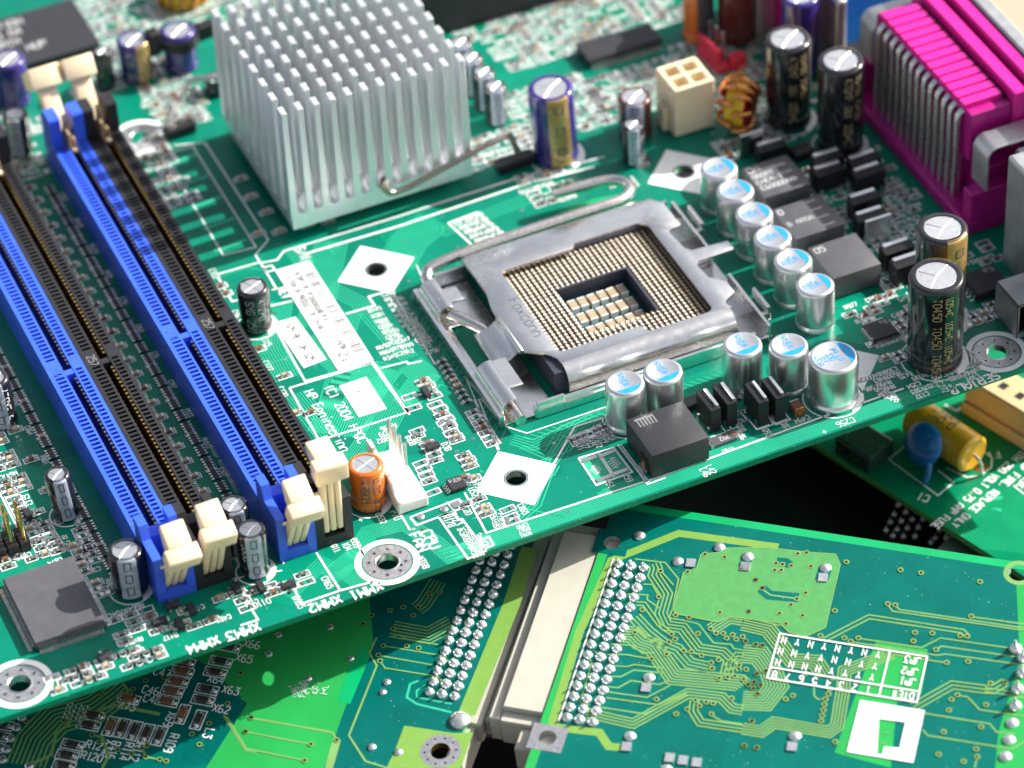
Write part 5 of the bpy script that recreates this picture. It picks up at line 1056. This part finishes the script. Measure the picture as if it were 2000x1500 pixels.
# its edge connector hangs under the near edge
c = MB(); xe = D(*cA(140, 1330))[0]; ys = yl
yL = (D(*cC(1690, 400))[1] + D(*cC(1480, 960))[1]) / 2 if False else ys - 10.6
c.box(-9.5, xe - 3.5, yL + 2.4, ys + 1.0, -8.5, -1.65, 'cream_din'); c.box(-6.5, xe - 6, yL + 2.4, ys - .15, -1.65, -.35, 'cream_din'); c.box(-8, xe - 4, yL, yL + 2.35, -8.5, -1.9, 'cream_din')
c.box(-8.4, xe + 3, ys + .3, ys + 8, -7, -1.65, 'cream_din'); c.box(xe - 3.5, xe + 1.5, ys - 4, ys, -9, -2.6, 'cream_din')
c.build('edge_connector', CD, label='cream connector half along the edge of the card', bevel=.25)

# ------------------------------------------------------------------ left lower card
FL = Frame((-12.18, -78.339, -14.586), -131.307, 4.823, -5.478)
CL = thing('circuit_card', 'green circuit card with rows of small resistors under the left part of the motherboard', 'circuit card', FL, 'green circuit cards under the motherboard')
def L_(px, py, z=0): return FL.loc(px, py, z)[:2]
cC = crop(450, 1050, 3.077); cE = crop(0, 1180, 4)
ye = (L_(*cC(1730, 200))[1] + L_(*cC(1440, 1080))[1]) / 2 + .3
hq = L_(*cC(1262, 1283))
b = holes([(-30, -160), (110, -160), (110, ye), (-30, ye)], [circ(hq[0], hq[1], 1.9)[::-1]], -1.6, 0, 'mask_left', ['edge_lime', 'gold']); b.build('circuit_board', CL, bevel=.1)
T3, P3, S3 = MB(), MB(), MB()
def LP_(f, *q): return [L_(*f(*a)) for a in q]
T3.flat(LP_(cC, (-330, 640), (830, 280), (860, 640), (840, 690), (770, 850), (690, 1020), (560, 1390), (-150, 1390), (100, 1000), (-100, 800))[::-1], .012, 'mask_lime')
T3.flat(LP_(cC, (830, 640), (845, 700), (720, 1000), (640, 985), (720, 760))[::-1], .018, 'pour_green')
T3.line(LP_(cC, (1800, 60), (1690, 400), (1420, 1060)), 3.4, .015, 'pour_olive'); ho = holes(LP_(cC, (1045, 1130), (1340, 1175), (1460, 1170), (1380, 1400), (930, 1400), (985, 1290))[::-1], [circ(hq[0], hq[1], 1.95)[::-1]], .005, .014, 'pour_olive'); T3.add(ho.v, ho.f, ho.m)
for P_, n, sp, w in [(LP_(cC, (880, 600), (835, 695), (880, 770), (712, 1190), (812, 1345), (960, 1390)), 1, 1, .42), (LP_(cC, (900, 745), (930, 785), (1240, 835), (1270, 860)), 1, 1, .3), (LP_(cC, (890, 708), (1215, 765)), 1, 1, .3), (LP_(cC, (915, 650), (1290, 712), (1310, 745)), 1, 1, .3), (LP_(cC, (960, 600), (1010, 585), (1060, 610), (1250, 645)), 1, 1, .3),
    (LP_(cC, (970, 550), (1190, 590), (1330, 515)), 6, .75, .28), (LP_(cC, (1120, 430), (1160, 400), (1250, 260)), 5, .8, .28), (LP_(cC, (125, 1085), (610, 1170), (640, 1215)), 1, 1, .45), (LP_(cC, (90, 1168), (485, 1243)), 1, 1, .35), (LP_(cC, (-20, 1080), (95, 1270), (445, 1340)), 1, 1, .4), (LP_(cC, (640, 1215), (590, 1390)), 1, 1, 1.6),
    (LP_(cE, (960, 630), (880, 700), (730, 810), (440, 890), (280, 1060), (200, 1260)), 9, .95, .42), (LP_(cE, (540, 880), (540, 940), (440, 1010), (400, 1180), (250, 1250)), 1, 1, .7), (LP_(cE, (720, 1025), (800, 1040), (850, 1190), (800, 1280)), 1, 1, .6), (LP_(cE, (770, 830), (900, 790), (1250, 860)), 1, 1, .8), (LP_(cE, (1750, 870), (1920, 1140), (2000, 1155)), 1, 1, .5), (LP_(cE, (1110, 1130), (1140, 1195), (1250, 1215)), 1, 1, .4), (LP_(cE, (960, 620), (1010, 680), (930, 720)), 1, 1, .6)]: ti_ += 1; T3.bundle(P_, n, sp, w, .03 + .018 * (ti_ % 4), 'trace_gold')
T3.line(LP_(cC, (1130, 860), (1080, 880), (1060, 960), (1120, 1000), (1330, 1050)), .5, .02, 'trace'); T3.line(LP_(cC, (1180, 880), (1120, 920), (1120, 960), (1330, 1000)), .4, .02, 'trace')
for q in [(890, 708), (900, 743), (1062, 653), (1132, 665), (920, 652), (125, 1083), (90, 1167), (485, 1243), (447, 1340), (640, 1218), (800, 520), (850, 470), (960, 440), (1040, 420), (1100, 470), (1130, 420), (1200, 340), (1260, 330), (980, 550)]: via2(L_(*cC(*q)), P3)
for q in [(720, 1025), (775, 1080), (500, 910), (205, 920), (1110, 1130), (1140, 1195), (1250, 1215), (1300, 1228), (1500, 1018), (1635, 935), (1920, 997), (1965, 887), (1560, 1098), (920, 1140), (1030, 1170), (1150, 1108), (1780, 780), (1140, 600), (1290, 575), (800, 705), (1040, 665), (1880, 540)]: via2(L_(*cE(*q)), P3)
for q, r in [((1380, 1100), 2.1), ((940, 870), .8), ((915, 930), .75), ((725, 728), .7), ((470, 848), .7), ((850, 1260), .85), ((1010, 1290), .85), ((230, 700), .8), ((600, 540), .7), ((290, 585), .7)]: blob(L_(*cC(*q)), r, P3)
for q in [(170, 885), (130, 965), (85, 1050), (50, 1135), (20, 1215), (230, 1265)]: blob(L_(*cE(*q)), .95, P3)
P3.ring(hq[0], hq[1], 1.9, 3.9, .03, 'pad_tin', 36)
for i in range(10): a = .63 * i; P3.disc(hq[0] + 3.0 * math.cos(a), hq[1] + 3.0 * math.sin(a), .26, .035, 'hole', 8)
joints(CL, 17); 
for c_ in [o for o in CL.children if o.name.startswith('solder_joint')]: c_.location.x -= 4 * 2.54 * U
ccm = []
for body, nm in (('resistor_black', 'chip_resistor'), ('ceramic_brown', 'chip_capacitor'), ('ceramic_tan', 'chip_capacitor')):
    q = MB(); q.box(-1.0, 1.0, -.72, .72, .06, .6, body); q.box(-1.3, -.9, -.74, .74, .03, .62, 'tin'); q.box(.9, 1.3, -.74, .74, .03, .62, 'tin')
    q.lathe(-1.45, 0, [(.62, .03), (.45, .3), (0, .5)], 10, 'solder'); q.lathe(1.45, 0, [(.62, .03), (.45, .3), (0, .5)], 10, 'solder'); ccm.append((q.mesh(nm, bevel=.06), nm))
def part3(px, py, rot, t, lp=None, la=None, k=0):
    p = L_(*cE(px, py)); r_ = rot; put(ccm[k][1], ccm[k][0], CL, (p[0], p[1], 0), r_)
    c_, n_ = math.cos(r_), math.sin(r_); S3.line([(p[0] + c_ * a - n_ * b_, p[1] + n_ * a + c_ * b_) for a, b_ in ((-2.25, -1.05), (2.25, -1.05), (2.25, 1.05), (-2.25, 1.05))], .24, .04, 'silk', True)
    if t: q = L_(*cE(*lp)); S3.text(t, q, la, 1.75, .04, 'silk', .24, .74)
H_ = PI / 2
for px, py, t, lp, k in [(1435, 455, None, None, 1), (1425, 528, 'C47', (1195, 550), 1), (1385, 605, None, None, 1), (1345, 682, 'C46', (1105, 690), 1), (1305, 762, 'C45', (1115, 760), 1), (1725, 450, 'X65', (1835, 440), 0), (1682, 535, 'X64', (1615, 605), 0), (1618, 668, 'X63', (1730, 690), 0), (1585, 752, 'X62', (1655, 835), 0), (1005, 742, 'X73', (920, 815), 1), (728, 872, 'R119', (515, 825), 0), (693, 948, 'R118', (490, 890), 0), (568, 1100, 'R121', (665, 1120), 0), (525, 1182, 'R120', (625, 1205), 0), (500, 1262, None, None, 0), (1790, 335, 'X66', (1895, 330), 0), (20, 945, None, None, 0), (-15, 1030, None, None, 0), (-60, 1115, None, None, 0)]: part3(px, py, H_, t, lp, H_, k)
for px, py, t, lp, k in [(862, 955, 'X74', (835, 1060), 1), (955, 970, 'R116', (880, 1070), 0), (1050, 990, 'R114', (985, 1080), 0), (1145, 1012, 'R112', (1065, 1085), 0), (1245, 1030, 'R109', (1335, 1010), 0), (1425, 860, 'X69', (1320, 840), 1), (1550, 905, 'L3', (1610, 970), 0)]: part3(px, py, 0, t, lp, 0, k)
r2 = random.Random(5)                    # whitish scuff on the lacquer
for i in range(46):
    u = r2.random(); p = L_(568 + 62 * u + r2.uniform(-6, 6), 1352 - 2 * u + r2.uniform(-26, 8) * (1 - abs(u - .45))); a = r2.uniform(-.4, 1.6); l = r2.uniform(.3, 1.1)
    S3.line([(p[0], p[1]), (p[0] + l * math.cos(a), p[1] + l * math.sin(a)), (p[0] + l * 1.3 * math.cos(a + .6), p[1] + l * 1.3 * math.sin(a + .6))], r2.uniform(.06, .22), .05 + .002 * i, 'scuff')
T3.build('copper_traces', CL, kind='stuff'); P3.build('solder_pads', CL, kind='stuff', smooth=.5); S3.build('silkscreen', CL)
c = MB(); xe = L_(*cC(1600, 1130))[0]
c.box(-16, xe, ye - 1, ye + 2.6, -6.5, -.9, 'cream_din'); c.box(-16, xe - 2, ye + 2.6, ye + 3.6, -6.5, -1.8, 'cream_din'); c.box(xe - 9, xe + 9, ye - 2, ye + 1.4, -9, -1.7, 'cream_din'); c.build('edge_connector', CL, label='cream connector half along the right edge of the card', bevel=.25)

# ------------------------------------------------------------------ right lower card with fuse-side parts
FR_ = Frame((60, -90, -36), -37, .01, 0)
CR = thing('circuit_card', 'bright green card at the right with a yellow tubular capacitor and a blue disc', 'circuit card', FR_, 'green circuit cards under the motherboard')
def R_(px, py, z=0): return FR_.loc(px, py, z)[:2]
cF = crop(1600, 700, 3.75)
a_, b_ = R_(*cF(260, 810)), R_(*cF(1220, 1420)); ang = math.atan2(b_[1] - a_[1], b_[0] - a_[0]); 
ux, uy = math.cos(ang), math.sin(ang); vx, vy = -uy, ux
cor = [(a_[0] - 60 * ux, a_[1] - 60 * uy), (b_[0] + 80 * ux, b_[1] + 80 * uy)]
cor += [(cor[1][0] + vx * 90, cor[1][1] + vy * 90), (cor[0][0] + vx * 90, cor[0][1] + vy * 90)]
MB().prism(cor, -1.6, 0, 'edge_lime', 'mask_right').build('circuit_board', CR, bevel=.12)
S4, T4 = MB(), MB()
def RP(*q): return [R_(*cF(*a)) for a in q]
S4.line(RP((640, 630), (510, 740), (870, 1005), (985, 910), (870, 820)), .3, .04, 'silk'); S4.line(RP((930, 800), (1080, 870), (1180, 860), (1260, 800), (1265, 730), (1180, 660)), .35, .04, 'silk')
S4.line(RP((920, 340), (1010, 385), (1160, 260)), .4, .04, 'silk'); S4.line(RP((1420, 930), (1510, 1000)), .3, .04, 'silk')
def rtext(t, p0, p1, h=2.0): a, b2_ = R_(*cF(*p0)), R_(*cF(*p1)); S4.text(t, a, math.atan2(b2_[1] - a[1], b2_[0] - a[0]), h, .04, 'silk', .3, .75)
rtext('C1', (815, 1010), (740, 985)); rtext('F1', (1310, 680), (1240, 690)); 
rtext('WITH 250 VOLT 0.75 AMP FUSE', (1500, 655), (960, 1105), 1.7); rtext('OF FIRE, REPLACE ONLY', (1500, 770), (1090, 1110), 1.7); rtext('RISK', (1530, 850), (1400, 960), 1.7)
T4.flat(RP((1200, 1010), (1340, 1005), (1345, 1030), (1290, 1040))[::-1], .015, 'trace'); T4.flat(RP((1250, 1095), (1330, 1098), (1335, 1125))[::-1], .015, 'trace')
p = R_(*cF(1180, 795)); T4.ring(p[0], p[1], .4, 1.7, .03, 'copper_via'); T4.build('copper_traces', CR, kind='stuff'); S4.build('silkscreen', CR)
A0, A1 = R_(*cF(700, 420), 4.4), R_(*cF(1130, 710), 4.4); Lg = np.linalg.norm(np.array(A1) - A0); an = math.atan2(A1[1] - A0[1], A1[0] - A0[0])
c = MB(); rr = 4.3; c.lathe(0, 0, [(0, 0), (rr * .85, 0), (rr, .5), (rr, Lg - .5), (rr * .85, Lg), (rr * .5, Lg - .2), (0, Lg - .2)], 32, 'yellow_cap'); c.xf(lambda x, y, z: (z, y, -x))
YC = c.build('tubular_capacitor', CR, (A0[0], A0[1], 4.5), an, 'yellow tubular capacitor lying on the card', smooth=.6)
k = MB()
for i, t in enumerate(['0.047', '250WV']): k.text(t, None, 0, 2.0, 0, 'ink', .3, .8, fn=lambda a, b, i=i: (Lg * .66 - a, (rr + .04) * math.cos(1.9 - (b + i * 2.7) / rr), (rr + .04) * math.sin(1.9 - (b + i * 2.7) / rr)))
k.build('sleeve_print', YC); MB().tube([(Lg, 0, 0), (Lg + 1.6, 0, -.3), (Lg + 2.2, .2, -1.6), (Lg + 2.3, .3, -4.4)], .4, 8, 'tin').build('wire_lead', YC)
DC = R_(*cF(755, 790)); c = MB(); c.lathe(0, 0, [(0, -1.5), (2.6, -1.4), (4.2, -.8), (4.7, 0), (4.2, .8), (2.6, 1.4), (0, 1.5)], 30, 'blue_disc'); c.xf(lambda x, y, z: (x, z, y))
c.lathe(0, 0, [(0, -6.6), (.35, -6.5), (.6, -5.2), (1.5, -3.6), (1.2, -2)], 12, 'blue_disc') if False else None
c.tube([(3.0, 0, -2.6), (3.6, 0, -4.2), (3.9, 0, -5.6), (3.9, 0, -6.8)], .75, 10, 'blue_disc')
q = c.build('disc_capacitor', CR, (DC[0], DC[1], 6.3), ang, 'blue disc capacitor leaning in front of the yellow one', smooth=.9); q.rotation_euler = (-.55, 0, ang)
p = R_(1945, 838); c = MB(); c.box(-9, 12, 0, 8.5, 0, 9, 'cream_tan'); c.box(-9, 12, -1.2, 0, 0, 3.0, 'cream_tan'); CNX = c.build('wire_connector', CR, (p[0], p[1], 0), ang, 'cream wire connector under the right end of the motherboard', bevel=.4)
for i in range(4): MB().box(-7.0 + i * 4.6, -5.2 + i * 4.6, 2.6, 4.6, 8.9, 9.05, 'hole').build('connector_hole', CNX); 
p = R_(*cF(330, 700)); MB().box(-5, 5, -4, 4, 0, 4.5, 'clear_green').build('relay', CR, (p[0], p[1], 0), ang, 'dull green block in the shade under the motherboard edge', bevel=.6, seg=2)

# ------------------------------------------------------------------ black board with solder points underneath everything
FB = Frame((20, -90, -46), 10, .01, 0)
BB = thing('black_circuit_board', 'black circuit board with rows of solder points lying under the green cards', 'circuit board', FB)
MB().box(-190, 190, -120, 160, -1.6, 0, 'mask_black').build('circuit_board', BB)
for q in [(580, 1080), (655, 1080), (632, 1135), (715, 1130), (550, 1150), (600, 1200), (680, 1190), (760, 1185), (520, 1205), (570, 1260), (645, 1250), (725, 1245), (490, 1265), (540, 1305), (615, 1310), (700, 1310), (885, 1265), (850, 1325), (930, 1320), (995, 1330), (975, 1385), (1060, 1380), (820, 1355), (610, 1030), (670, 1040)]:
    g_ = FB.loc(*cF(*q)); put('solder_joint', jm, BB, (g_[0], g_[1], 0)).scale = (.62, .62, 1.0)
p = FB.loc(1950, 1085, 3); MB().box(-14, 22, -10, 10, 0, 6, 'shield').build('metal_can', BB, (p[0], p[1], 0), .3, 'grey speckled metal can at the right border', bevel=.6)
